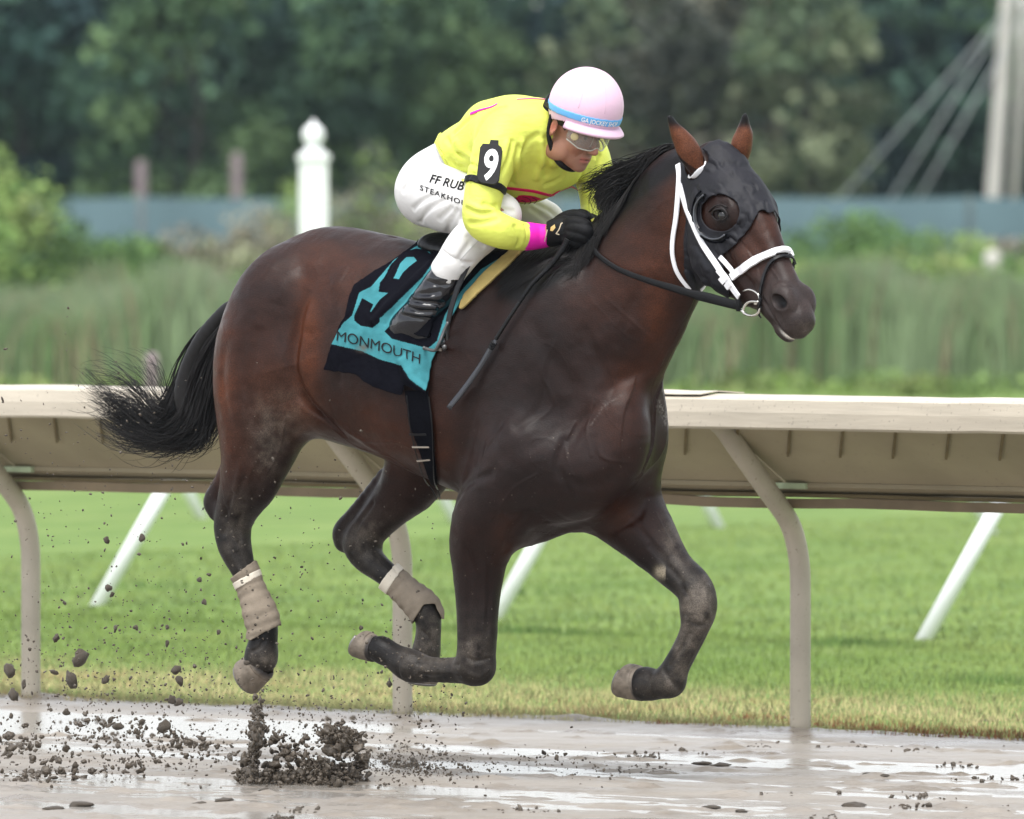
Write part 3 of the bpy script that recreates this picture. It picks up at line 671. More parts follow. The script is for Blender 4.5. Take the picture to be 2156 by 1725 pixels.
# ================================================================== BEYOND THE TURF
_hazed = lambda L: [(1.3 * a, 1.12 * b, 1.4 * c) for a, b, c in L]  # lightens and blues the leaf colours, painting some distance haze into them
leaf_m = mat('leaf', rough=.75, spec=.15, attr='tint'); bark_m = mat('bark', (.05, .045, .042), .9, .1, noise=.3, nscale=6)
def leaf_cloud(n, centres, radii, size, cols, seed, flat=.7):
    """leaf clusters through a crown made of overlapping lobes"""
    g = np.random.default_rng(seed); m = len(centres); i = g.integers(0, m, n); v = g.normal(size=(n, 3)); v /= np.linalg.norm(v, axis=1, keepdims=True)
    rr = (.55 + .5 * g.random(n) ** .5)[:, None]; P = centres[i] + v * radii[i] * rr
    a = g.normal(size=(n, 3)); a /= np.linalg.norm(a, axis=1, keepdims=True); nn = v * .8 + a; nn /= np.linalg.norm(nn, axis=1, keepdims=True)
    t = np.cross(nn, g.normal(size=(n, 3))); t /= np.linalg.norm(t, axis=1, keepdims=True); b = np.cross(nn, t); s = (size * (.5 + g.random(n)))[:, None]
    V = np.stack([P - t * s, P - b * s * flat, P + t * s, P + b * s * flat], 1).reshape(-1, 3); F = np.arange(4 * n).reshape(n, 4)
    tone = (np.array(cols)[g.integers(0, len(cols), m)] * g.uniform(.6, 1.45, (m, 1)))[i] * (.65 + .7 * g.random((n, 1)))
    return V, F, np.repeat(tone, 4, axis=0)
def tree(x, Y, h, w, seed, label, cols, n=4600, trunk=.12, base=.22, group='trees of the wood behind the screen fence', name='woodland_tree'):
    g = np.random.default_rng(seed); r = empty(name, (x, Y, 0), 0, label, 'tree', group)
    m = 34; u = g.random(m); ang = g.random(m) * 6.283; z = h * (base + (1 - base) * u * .93); prof = np.sqrt(np.clip(1 - ((u - .35) / .68) ** 2, .05, 1))
    rad = w * .5 * prof * (.25 + .75 * g.random(m)); c = np.stack([np.cos(ang) * rad, np.sin(ang) * rad, z], 1)
    R3 = np.stack([w * (.13 + .12 * g.random(m))] * 3, 1) * np.array([1.1, 1.1, .75])
    V, F, col = leaf_cloud(n, c, R3, w * .030, cols, seed + 1); me = mesh_np('crown', V, F, False); color_attr(me, col); link('crown', me, leaf_m, r)
    mb = MB(); tr = [(0, 0, -.1), (g.normal() * .1, 0, h * .3), (g.normal() * .25, 0, h * .6), (g.normal() * .3, 0, h * .88)]
    mb.tube(tr, [trunk, trunk * .8, trunk * .5, trunk * .15], 10)
    for k in range(7):
        t0 = .25 + .09 * k; p = np.array(tr[1]) * (1 - t0) + np.array(tr[3]) * t0; p[2] = h * (.2 + .09 * k); a = g.random() * 6.283; q = c[g.integers(0, m)]
        mb.tube([tuple(p), tuple((p + q) / 2 + [0, 0, .2]), tuple(q)], [trunk * .35, trunk * .22, trunk * .08], 6)
    mb.build('trunk', bark_m, r); return r
D_ = lambda px, Y: at_depth(px, 500, Y)[0]
darkg = [(.016, .042, .028), (.026, .062, .034), (.013, .032, .026), (.040, .085, .038)]
midg = [(.045, .095, .035), (.070, .13, .045), (.026, .06, .030)]
lite = [(.085, .13, .055), (.06, .10, .045), (.11, .15, .07)]
oliv = [(.075, .085, .05), (.05, .065, .042), (.09, .10, .055)]
darkg, midg, lite, oliv = _hazed(darkg), _hazed(midg), _hazed(lite), _hazed(oliv)
front = [(-260, 172, 10, 5.5, darkg, 'dark tree of the wood just beyond the left edge'), (40, 170, 9.6, 4.6, darkg, 'dark green tree at the left end of the wood'), (230, 174, 9.2, 4.4, darkg, 'dense dark tree second from the left in the wood'),
         (400, 166, 9.5, 4.0, midg, 'lighter green tree left of the white post'), (600, 175, 10.4, 4.8, darkg, 'tall dark tree right behind the white ball-topped post'),
         (800, 166, 10.0, 4.4, midg, 'mid green rounded tree between the white post and the rider'), (960, 172, 9.8, 3.8, midg, 'mid green tree above the rider\'s back'),
         (1130, 182, 9.6, 4.2, darkg, 'blue-black tree behind the rider\'s helmet'), (1330, 172, 9.6, 4.0, lite, 'pale olive tree right of the rider\'s helmet'),
         (1500, 168, 10.0, 4.2, oliv, 'greyish olive tree above the horse\'s ears'), (1690, 166, 9.4, 3.8, lite, 'light green rounded tree right of the horse\'s ears'),
         (1870, 180, 10.2, 4.6, darkg, 'dark tree behind the wires of the pole'), (2060, 172, 9.8, 4.2, darkg, 'dark tree behind the leaning pole'), (2260, 172, 9.6, 4.6, midg, 'mid green tree at the right end of the wood'), (2560, 176, 9.6, 5.5, darkg, 'dark tree beyond the right edge')]
for i, (px, Y, h, w, cc, lb) in enumerate(front): tree(D_(px, Y), Y, h * .76, w, 40 + i, lb, cc, base=.10)
BK = ['back-row tree of the wood, beyond the left edge', 'back-row tree above the big bush at the left edge', 'back-row tree above the shorter weathered post', 'back-row tree above and left of the ball-topped post', 'back-row tree behind the rider\'s back',
      'back-row tree above the rider\'s helmet', 'back-row tree above the horse\'s ears', 'back-row tree left of the pole\'s stay wires', 'back-row tree behind the pale leaning pole', 'back-row tree of the wood, beyond the right edge']
for i in range(10):
    px = -300 + i * 300; Y = 196 + 5 * (i % 3)
    tree(D_(px, Y), Y, 8.0 + .3 * (i % 3), 6.2, 90 + i, BK[i], darkg, 3600, .25, .05, group='back row of the wood')
# undergrowth closing the foot of the wood
g = np.random.default_rng(5); m = 200; c = np.stack([g.uniform(-50, 52, m), g.uniform(186, 192, m), g.uniform(.6, 3.6, m)], 1); R3 = np.stack([g.uniform(.8, 1.6, m)] * 3, 1)
V, F, col = leaf_cloud(40000, c, R3, .16, darkg, 6); me = mesh_np('undergrowth', V, F, False); color_attr(me, col)
tag(link('undergrowth', me, leaf_m), 'dark undergrowth filling the foot of the wood', 'undergrowth', kind='stuff')

m = 640; c = np.stack([g.uniform(-64, 66, m), g.uniform(214, 226, m), g.uniform(.5, 7.6, m)], 1); R3 = np.stack([g.uniform(1.4, 2.6, m)] * 3, 1)
V, F, col = leaf_cloud(60000, c, R3, .30, darkg, 61); me = mesh_np('far_wood', V, F, False); color_attr(me, col)
tag(link('far_wood', me, leaf_m), 'dark mass of the wood behind the separate trees', 'wood', kind='stuff')
# screen fence
scr = mat('blue_green_screen', (.072, .118, .130), .8, .2, noise=.14, nscale=.8, stretch=(1, 1, .4)); scr_post = mat('screen_post', (.10, .13, .13), .7)
fy = 152.0; fe = empty('screen_fence', (0, fy, 0), R(-1.5), 'blue-green fabric screen fence running across in front of the wood', 'fence')
for i in range(26):
    x = -46 + i * 3.6; nn_ = 12; m = MB()
    for a in range(nn_ + 1):
        for z in (.05, 2.42 - .03 * math.sin(a / nn_ * math.pi)):
            xx = x + 3.5 * a / nn_; m.V.append((xx, .04 * math.sin(a * 1.3 + i), z))
            m.V.append((xx, .04 * math.sin(a * 1.3 + i) + .01, z))
    for a in range(nn_): k = a * 4; m.F += [(k, k + 4, k + 6, k + 2), (k + 1, k + 3, k + 7, k + 5), (k + 2, k + 6, k + 7, k + 3)]
    m.build('screen_panel', scr, fe)
    MB().tube([(x - .05, .06, 0), (x - .05, .06, 2.45)], .035, 8).build('post', scr_post, fe)

# leaning pole with its stays
pole_m = mat('pale_pole', (.50, .48, .44), .7, .3, noise=.08, nscale=2); wire_m = mat('stay_wire', (.33, .36, .36), .5, .3)
pY = 160.0
def ad(px, py, Y): return Vector(at_depth(px, py, Y))
r = empty('utility_pole', (ad(2092, 415, pY).x, pY, 0), 0, 'pale leaning pole with long slanting stay wires at the right of the wood', 'pole'); o0 = Vector(r.location)
b0 = ad(2090, 430, pY); b1 = ad(2122, 0, pY); dr = (b1 - b0).normalized()
MB().tube([b0 - dr * 2.4 - o0, b0 - o0, b1 - o0, b1 + dr * 3.5 - o0], [.15, .14, .13, .11], 14).build('pole_shaft', pole_m, r)
for (x0, y0), (x1, y1) in (((2160, -20), (1775, 410)), ((2100, 60), (1880, 412)), ((2140, 60), (1935, 418))):
    a = ad(x0, y0, pY); b_ = ad(x1, y1, pY - 1); d = (b_ - a); e = a - d * .25; f_ = b_ + d * .42
    MB().tube([e - o0, f_ - o0], .017, 6).build('stay_wire', wire_m, r)
MB().tube([ad(2136, 445, pY + 3) - dr * 2.4 - o0, ad(2152, 150, pY + 3) - o0, ad(2158, -60, pY + 3) - o0], [.08, .07, .06], 10).build('brace_post', pole_m, r)
# two pinkish posts in front of the wood
pink = mat('weathered_post', (.20, .16, .165), .8, .2, noise=.15)
for px, y0, lb in ((297, 338, 'short weathered post left of the white ball-topped post, before the wood'), (499, 322, 'taller weathered post standing nearer the white ball-topped post')):
    b0 = ad(px, y0, 156); o = MB().lathe([(.115, -b0.z), (.11, -b0.z * .5), (.10, -.08), (.06, 0)], 12).build('timber_post', pink, None, loc=b0); tag(o, lb, 'post')
# the post behind the rail at the left
b0 = ad(320, 742, 60); o = MB().lathe([(.056, -b0.z), (.054, -.06), (.045, -.015), (.02, 0)], 12).build('marker_post', pink, None, loc=b0); tag(o, 'small pale post rising just above the rail by the horse\'s tail', 'post')
# the white furlong post with a ball on top
wp = mat('white_paint', (.82, .83, .84), .5, .4, noise=.03); YP = 72.0; sx = FP / YP
r = empty('furlong_post', (ad(660, 480, YP).x, YP, 0), R(4), 'white square post with a moulded cap and ball, standing among the weeds', 'post')
z = lambda py: CAM_H + (500 - py) / sx
h_ = .115
MB().box((-h_, -h_, -.05), (h_, h_, z(338))).build('shaft', wp, r, smooth=False, bevel=.006)
MB().box((-h_ * 1.16, -h_ * 1.16, z(338) - .002), (h_ * 1.16, h_ * 1.16, z(326))).box((-h_ * .9, -h_ * .9, z(326)), (h_ * .9, h_ * .9, z(318))).build('cap', wp, r, smooth=False, bevel=.004)
rb = .092; zc = z(286); pr = [(.085, z(318) - .002), (.065, z(313)), (.055, z(308))] + [(rb * math.sin(a), zc - rb * 1.05 * math.cos(a)) for a in np.linspace(.5, 2.75, 12)] + [(.02, zc + rb * 1.15), (.008, z(252))]
MB().lathe(pr, 20).build('finial', wp, r)
o = MB().lathe([(.10, -.4), (.12, -.10), (.10, -.03), (.05, .0)], 12).build('marker_stone', pole_m, None, loc=ad(2090, 528, 118)); tag(o, 'small white marker half hidden among the bushes at the right', 'marker')

# bushes, each its own
def bush(px, ybase, ytop, wpx, seed, label, cols, n=2600, name='bush', Y=None, group='bushes in the rough ground'):
    Y = Y or min(FP * CAM_H / (ybase - 500), 122 + seed % 5 * 5); s = FP / Y; h = 1.06 * (CAM_H + (500 - ytop) / s); w = 1.25 * wpx / s; cols = [tuple(min(1, 1.5 * v) for v in q) for q in cols]; g = np.random.default_rng(seed)
    r = empty(name, (D_(px, Y), Y, 0), 0, label, 'bush', group); m = 40
    c = np.stack([g.uniform(-.42, .42, m) * w, g.uniform(-.3, .3, m) * w, h * (.10 + .84 * g.random(m) ** .7)], 1); c[:, 2] *= np.sqrt(np.clip(1 - (c[:, 0] / w * 1.75) ** 2, .12, 1))
    R3 = np.stack([np.full(m, .20 * w), np.full(m, .20 * w), np.full(m, .17 * h)], 1) * g.uniform(.7, 1.2, (m, 1))
    V, F, col = leaf_cloud(n, c, R3, .018 * w + .014, cols, seed + 1, .55); V[:, 2] = np.maximum(V[:, 2], 0); me = mesh_np('foliage', V, F, False); color_attr(me, col); link('foliage', me, leaf_m, r)
    mb = MB()
    for k in range(5): mb.tube([(0, 0, -.05), tuple(c[k] * .5), tuple(c[k])], [.035, .025, .01], 6)
    mb.build('stem', bark_m, r); return r
gr = [(.07, .13, .04), (.10, .17, .05), (.05, .09, .035)]; yl = [(.14, .20, .06), (.10, .15, .05), (.18, .22, .08)]; br = [(.15, .14, .10), (.12, .13, .075), (.18, .16, .125)]
bush(-10, 800, 335, 270, 1, 'big leafy green bush filling the left edge', gr + yl, 7000)
bush(70, 760, 470, 220, 2, 'lower green bush leaning out from the left edge', gr, 4000)
B = [(230, 690, 520, 300, gr, 'green bush right of the big one at the left edge'), (400, 720, 500, 260, br, 'brownish weedy bush left of the white post'), (330, 760, 560, 240, gr, 'low green bush nearest the horse\'s tail'),
     (560, 700, 470, 220, br, 'pinkish brown bush just left of the white post'), (618, 640, 395, 110, yl, 'bright yellow-green bush touching the white post'), (800, 650, 320, 170, oliv + yl, 'tall thin yellowish shrub between the white post and the rider'),
     (760, 690, 440, 300, br, 'brownish bush behind the horse\'s croup'), (930, 690, 450, 300, br, 'grey-brown bush behind the rider\'s seat'), (480, 790, 590, 260, gr, 'green clump above the root of the tail'),
     (1760, 700, 462, 300, gr, 'rounded green bush right of the horse\'s nose'), (1980, 710, 505, 280, gr + yl, 'lower green bush second from the right edge'), (2140, 690, 500, 200, br + gr, 'mixed bush at the right edge'),
     (1880, 735, 560, 320, yl, 'pale green weedy clump below the rounded bush'), (2080, 745, 580, 320, yl + gr, 'pale weedy clump low at the right edge'), (1640, 740, 560, 260, yl, 'pale green clump behind the horse\'s mouth'),
     (1240, 700, 500, 300, gr, 'green bush seen under the rider\'s far arm'), (1480, 720, 540, 300, gr, 'green bush behind the horse\'s throat'), (2330, 720, 480, 300, gr, 'green bush just beyond the right edge'), (60, 800, 610, 260, gr, 'small green clump at the foot of the left bushes')]
for i, (px, yb, yt, w, cc, lb) in enumerate(B): bush(px, yb, yt, w, 200 + i, lb, cc, 4200)
M_ = [(30, 560, gr, 'leafy mound rising over the reeds at the left edge'), (200, 575, gr + yl, 'leafy mound over the reeds, second from the left edge'), (350, 600, br + gr, 'brownish mound over the reeds left of the tail'), (1500, 575, gr, 'green mound over the reeds behind the horse\'s throat'),
      (1690, 560, yl + gr, 'pale green mound over the reeds right of the horse\'s nose'), (1830, 545, gr + yl, 'green mound over the reeds, third from the right edge'), (1970, 560, yl, 'pale mound over the reeds, second from the right edge'), (2120, 550, gr + yl, 'green mound over the reeds at the right edge'), (540, 620, gr, 'low green mound over the reeds above the horse\'s croup')]
for i, (px, yt, cc, lb) in enumerate(M_): bush(px, 0, yt, 210, 300 + i, lb, cc, 3200, Y=108 + (i * 37 % 5), group='leafy mounds among the reeds')
# reeds: one mass
def reeds(n, x0, x1, Y0, Y1, h, seed):
    g = np.random.default_rng(seed); Y = g.uniform(Y0, Y1, n); X = g.uniform(x0, x1, n); hv = h * (.12 + 1.5 * vn.fbm(X * .8 + 30, Y * .25, 3) + .22 * g.random(n)); w = g.uniform(.010, .022, n)
    ln = g.normal(0, .16, n) * h; V = []; P = np.stack([X, Y, 0 * X], 1); z0 = 0 * X
    dx = np.stack([w, z0, z0], 1); mid = P + np.stack([ln * .3, z0, hv * .6], 1); top = P + np.stack([ln, z0, hv], 1)
    V = np.stack([P - dx, P + dx, mid + dx, mid - dx, mid - dx, mid + dx, top + dx * .2, top - dx * .2], 1).reshape(-1, 3); F = np.arange(8 * n).reshape(-1, 4)
    gcol = np.array([.13, .195, .085]); bl = np.array([.215, .27, .165]); tan_ = np.array([.22, .19, .12]); a = vn2.fbm(X * 1.4, Y * .5, 3)[:, None]
    c = gcol + (bl - gcol) * np.clip(a * 2 - .4, 0, 1); c = c + (tan_ - c) * (g.random((n, 1)) < .12); c = c * (.7 + .6 * g.random((n, 1))) * (.55 + .9 * vn.fbm(X * .6, Y * .6 + 7, 3))[:, None]
    me = mesh_np('reeds', V, F, False); color_attr(me, np.repeat(c, 8, axis=0)); return tag(link('reeds', me, leaf_m), 'belt of tall grey-green reeds behind the turf', 'reeds', kind='stuff')
reeds(84000, -18, 19, 99, 106, 1.2, 1)
g = np.random.default_rng(9); m = 140; c = np.stack([g.uniform(-18, 19, m), g.uniform(93, 97.5, m), g.uniform(.02, .16, m)], 1); R3 = np.stack([g.uniform(.2, .5, m), g.uniform(.2, .5, m), g.uniform(.08, .2, m)], 1)
V, F, col = leaf_cloud(13000, c, R3, .04, yl, 6); V[:, 2] = np.maximum(V[:, 2], 0); me = mesh_np('weeds', V, F, False); color_attr(me, col * 1.2)
tag(link('weeds', me, leaf_m), 'low yellow-green weeds in front of the reeds', 'weeds', kind='stuff')
m = 280; c = np.stack([g.uniform(-26, 28, m), g.uniform(122, 148, m), g.uniform(.2, 1.35, m)], 1); R3 = np.stack([g.uniform(.6, 1.3, m), g.uniform(.5, 1.1, m), g.uniform(.25, .5, m)], 1)
V, F, col = leaf_cloud(48000, c, R3, .08, [tuple(1.5 * v for v in q) for q in br + gr + br], 16); V[:, 2] = np.maximum(V[:, 2], 0); me = mesh_np('rough_growth', V, F, False); color_attr(me, col)
tag(link('rough_growth', me, leaf_m), 'brownish green rough growth between the reeds and the screen fence', 'rough growth', kind='stuff')
# the damp air
hz = bpy.data.materials.new('haze'); hz.use_nodes = True; nt = hz.node_tree; nt.nodes.remove(nt.nodes['Principled BSDF'])
v = nt.nodes.new('ShaderNodeVolumePrincipled'); v.inputs['Color'].default_value = (.72, .88, 1.0, 1); v.inputs['Density'].default_value = .00015; nt.links.new(v.outputs[0], nt.nodes['Material Output'].inputs['Volume'])
tag(MB().box((-80, -15, -1.2), (85, 240, 10.5)).build('haze', hz, smooth=False), 'thin damp haze over the whole course', 'haze', kind='stuff')
# ================================================================== HORSE: coat, hooves, hair
def sst(a, b, x): t = np.clip((x - a) / (b - a), 0, 1); return t * t * (3 - 2 * t)
HPX = to_px(HV)
VNX = VN(5); VNY = VN(6)
_w = (HV[:, 1] < 0) * 2 - 1
_f = VNX.fbm(HV[:, 0] * 5.5 + 3 * _w + HV[:, 2] * 1.5, HV[:, 2] * 4.0 + 11, 2) * 1.33; VEIN = np.clip(1 - np.abs(_f - .5) / .022, 0, 1) * (HV[:, 2] > .75) * (np.abs(HV[:, 1]) > .06)
HV = HV + HNm * (VEIN * .0006)[:, None] + HNm * ((VNX.fbm(HV[:, 0] * 14 + _w, HV[:, 2] * 14, 3) - .45) * .0068 + (VNY.fbm(HV[:, 0] * 40 + _w, HV[:, 2] * 16, 2) - .4) * .0016)[:, None] * sst(.35, .8, HV[:, 2])[:, None]
HNm = normals(HV, HFc)
def gsum(P, L):
    r = np.zeros(len(P))
    for x, y, sx, sy, a in L: r += a * np.exp(-((P[:, 0] - x) / sx) ** 2 - ((P[:, 1] - y) / sy) ** 2)
    return r
def line_mask(P, pts, w):
    best = np.full(len(P), 1e9)
    for (x0, y0), (x1, y1) in zip(pts[:-1], pts[1:]):
        b = np.array([x1 - x0, y1 - y0], float); q = P - [x0, y0]; t = np.clip(q @ b / (b @ b), 0, 1); best = np.minimum(best, ((q - t[:, None] * b) ** 2).sum(1))
    return np.exp(-best / (w * w))
HQ = (HV - HF[0]) @ HF[1].T                                         # head coordinates
EARD = EAR.at(HV)
def coat():
    P = HPX; n = len(P); base = np.array([.0165, .0066, .0048]); red = np.array([.088, .026, .010]); blk = np.array([.0042, .0036, .0038])
    c = np.tile(base, (n, 1)); f1 = vn.fbm(P[:, 0] / 60, P[:, 1] / 60, 4); f2 = vn2.fbm(P[:, 0] / 16, P[:, 1] / 16, 3)
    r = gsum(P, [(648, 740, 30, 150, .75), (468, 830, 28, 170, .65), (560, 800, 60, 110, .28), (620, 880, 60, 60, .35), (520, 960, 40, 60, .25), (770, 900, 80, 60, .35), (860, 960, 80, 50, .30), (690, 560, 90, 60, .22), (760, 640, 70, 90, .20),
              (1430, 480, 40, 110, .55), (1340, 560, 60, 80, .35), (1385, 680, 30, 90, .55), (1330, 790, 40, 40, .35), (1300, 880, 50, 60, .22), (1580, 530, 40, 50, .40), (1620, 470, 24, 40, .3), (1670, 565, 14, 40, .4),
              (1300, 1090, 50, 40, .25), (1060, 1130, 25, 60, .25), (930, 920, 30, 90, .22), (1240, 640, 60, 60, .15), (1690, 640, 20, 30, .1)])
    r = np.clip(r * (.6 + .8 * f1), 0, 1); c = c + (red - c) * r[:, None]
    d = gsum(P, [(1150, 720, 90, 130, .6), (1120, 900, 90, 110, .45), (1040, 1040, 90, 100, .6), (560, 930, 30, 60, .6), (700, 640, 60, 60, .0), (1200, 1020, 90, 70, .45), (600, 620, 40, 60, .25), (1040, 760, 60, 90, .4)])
    legs = sst(985, 1120, P[:, 1]) * (P[:, 0] < 700) + sst(1040, 1180, P[:, 1]) * ((P[:, 0] >= 700) & (P[:, 0] < 945)) + sst(1100, 1420, P[:, 1]) * .9 * ((P[:, 0] >= 945) & (P[:, 0] < 1150)) + sst(1110, 1230, P[:, 1]) * (P[:, 0] >= 1150)
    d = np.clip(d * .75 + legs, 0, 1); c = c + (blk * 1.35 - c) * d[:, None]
    mz = sst(.42, .56, HQ[:, 0] / HS1 if False else HQ[:, 0]) * (HQ[:, 2] > -.4) * (np.abs(HQ[:, 1]) < .2) * (HQ[:, 0] < .9) * (np.linalg.norm(HV - HF[0], axis=1) < .85)
    c = c + (np.array([.035, .026, .024]) - c) * (mz * .85)[:, None]
    ey = np.exp(-((HQ[:, 0] - .213 * HS1) / .034) ** 2 - ((np.abs(HQ[:, 1]) - .10) / .05) ** 2 - ((HQ[:, 2] - .03) / .028) ** 2); c = c + (blk - c) * np.clip(ey * 1.3, 0, 1)[:, None]
    no = np.exp(-((HQ[:, 0] - .533 * HS1) / .024) ** 2 - ((np.abs(HQ[:, 1]) - .055) / .03) ** 2 - ((HQ[:, 2] - .026) / .018) ** 2); c = c + (blk - c) * np.clip(no * 1.5, 0, 1)[:, None]
    cm = line_mask(P, [(1432, 330), (1340, 400), (1270, 465), (1230, 530), (1150, 590), (1080, 615)], 22) * (P[:, 1] < 660); c = c + (blk * .8 - c) * np.clip(cm * 1.4, 0, 1)[:, None]
    tip = 0; er = sst(252, 276, P[:, 1]) * sst(385, 355, P[:, 1]) * (((P[:, 0] > 1400) & (P[:, 0] < 1480)) | ((P[:, 0] > 1535) & (P[:, 0] < 1590))) * (HQ[:, 2] > .03) * sst(.010, .0, EARD)
    c = c + (np.array([.11, .038, .018]) - c) * (er * .9)[:, None]; c = c + (blk - c) * (sst(276, 252, P[:, 1]) * (P[:, 0] > 1390))[:, None]
    # dried mud on legs, hooves and knees; dusty stifle; foam on the chest
    m = gsum(P, [(1475, 1275, 36, 60, .75), (1440, 1370, 26, 60, .5), (1400, 1440, 50, 30, .35), (1000, 1380, 50, 70, .22), (900, 1400, 80, 40, .25), (500, 1120, 34, 80, .30), (780, 1140, 60, 60, .30), (1425, 1140, 30, 60, .40), (595, 900, 60, 70, .34), (560, 960, 30, 50, .25), (560, 1390, 30, 30, .35), (900, 1330, 40, 50, .4), (1695, 690, 20, 14, .25)])
    m = np.clip(1.35 * m * (f2 * 2.0) * (.5 + f1) + (np.random.default_rng(1).random(n) < .0025) * (P[:, 1] > 900) * .6, 0, .85); c = c + (np.array([.16, .135, .11]) - c) * (m * .8)[:, None]
    fo = line_mask(P, [(1308, 832), (1270, 856), (1240, 900)], 2.5) * .14 + line_mask(P, [(1388, 850), (1400, 872), (1402, 890)], 7) * .5 + 0 
    fo = fo * sst(.38, .6, vn2.fbm(P[:, 0] / 3, P[:, 1] / 3, 3)) * (HV[:, 1] < .12); c = c + (np.array([.32, .30, .28]) - c) * np.clip(fo, 0, 1)[:, None]
    ch = np.exp(-((P[:, 0] - 1392) / 12) ** 2 - ((P[:, 1] - 1206) / 12) ** 2); c = c + (np.array([.35, .30, .22]) - c) * (np.clip(ch * 1.5, 0, 1) * .8 * (P[:, 0] < 1402))[:, None]
    foam = np.exp(-((HQ[:, 0] - .60 * HS1) / .022) ** 2 - ((HQ[:, 2] + .048) / .006) ** 2) * (HQ[:, 1] < .03); c = c + (np.array([.75, .72, .66]) - c) * np.clip(foam * 1.1, 0, 1)[:, None]
    return np.clip(c * (.8 + .4 * f2[:, None]), 0, 1)
def fine_spatter(m, scale=260, lo=.72, hi=1.35):
    nt = m.node_tree; b = nt.nodes['Principled BSDF']; L_ = b.inputs['Base Color'].links[0]; src = L_.from_socket; n = node(nt, 'ShaderNodeTexNoise', Scale=scale, Detail=2.0); tc = node(nt, 'ShaderNodeTexCoord'); nt.links.new(tc.outputs['Object'], n.inputs[0])
    mr = node(nt, 'ShaderNodeMapRange'); mr.inputs['From Min'].default_value = .35; mr.inputs['From Max'].default_value = .65; mr.inputs['To Min'].default_value = lo; mr.inputs['To Max'].default_value = hi; nt.links.new(n.outputs[0], mr.inputs[0])
    v = node(nt, 'ShaderNodeVectorMath', operation='SCALE'); nt.links.new(src, v.inputs[0]); nt.links.new(mr.outputs[0], v.inputs['Scale']); nt.links.new(v.outputs[0], b.inputs['Base Color'])
coat_m = mat('bay_coat', rough=.45, spec=.20, attr='tint', noise=.22, nscale=20, bump=.35, bscale=300, bdist=.003, stretch=(.35, 1, 1), sheen=0, coat=0, rvar=.12)
fine_spatter(coat_m)
horse = empty('racehorse', tuple(HO), -TH, 'dark bay racehorse galloping on the wet track with all four hooves off the ground', 'horse')
hme = mesh_np('body', HV, HFc); color_attr(hme, coat()); body = link('body', hme, coat_m, horse)
bvh = BVHTree.FromPolygons([tuple(v) for v in HV], HFc.tolist())
def hit(px, py, bv=None):
    """where a sight line meets the horse (point, normal)"""
    d = Vector(HR @ ray(px, py)).normalized(); r = (bv or bvh).ray_cast(Vector(CAML), d)
    if r[0] is None:                     # just past the outline: take the nearest surface point to the sight line
        r = min(((bv or bvh).find_nearest(Vector(CAML) + d * t) for t in np.linspace(26.2, 29.2, 60)), key=lambda q: q[3]); return r[0], r[1]
    n = r[1]; return r[0], (n if n.dot(d) < 0 else -n)
# eyes
eye_m = mat('wet_eye', (.004, .003, .003), .05, .45, coat=.25)
for sg in (-1, 1):
    c = hp(.213, .0905 * sg, .026); mb = MB(); nn = 14
    pr = [(.0195 * math.sin(a), -.0195 * math.cos(a)) for a in np.linspace(.05, math.pi - .05, 12)]; mb.lathe(pr, 18); mb.build('eye', eye_m, horse, loc=Vector(c))
lid_m = mat('eyelid', (.012, .009, .009), .5, .3)
EC = hp(.213, -.0905, .026)
for L_, r_ in (([(1500, 452), (1504, 444), (1512, 440), (1522, 441), (1530, 448), (1532, 455)], .0034), ([(1501, 455), (1508, 463), (1518, 465), (1527, 462), (1532, 455)], .0026), ([(1494, 446), (1504, 436), (1518, 432), (1532, 438)], .0022)):
    q = [hit(x, y) for x, y in L_]; q = [h[0] + h[1] * .002 for h in q]
    MB().tube([tuple(p) for p in catmull([tuple(p) for p in q], 3)], r_, 8).build('eyelid', lid_m, horse)
    A_ = Matrix(HF[1].tolist()); q = [Vector(HF[0]) + A_.transposed() @ (Matrix.Diagonal((1, -1, 1)) @ (A_ @ (p - Vector(HF[0])))) for p in q]; MB().tube([tuple(p) for p in catmull([tuple(p) for p in q], 3)], r_, 8).build('eyelid', lid_m, horse)
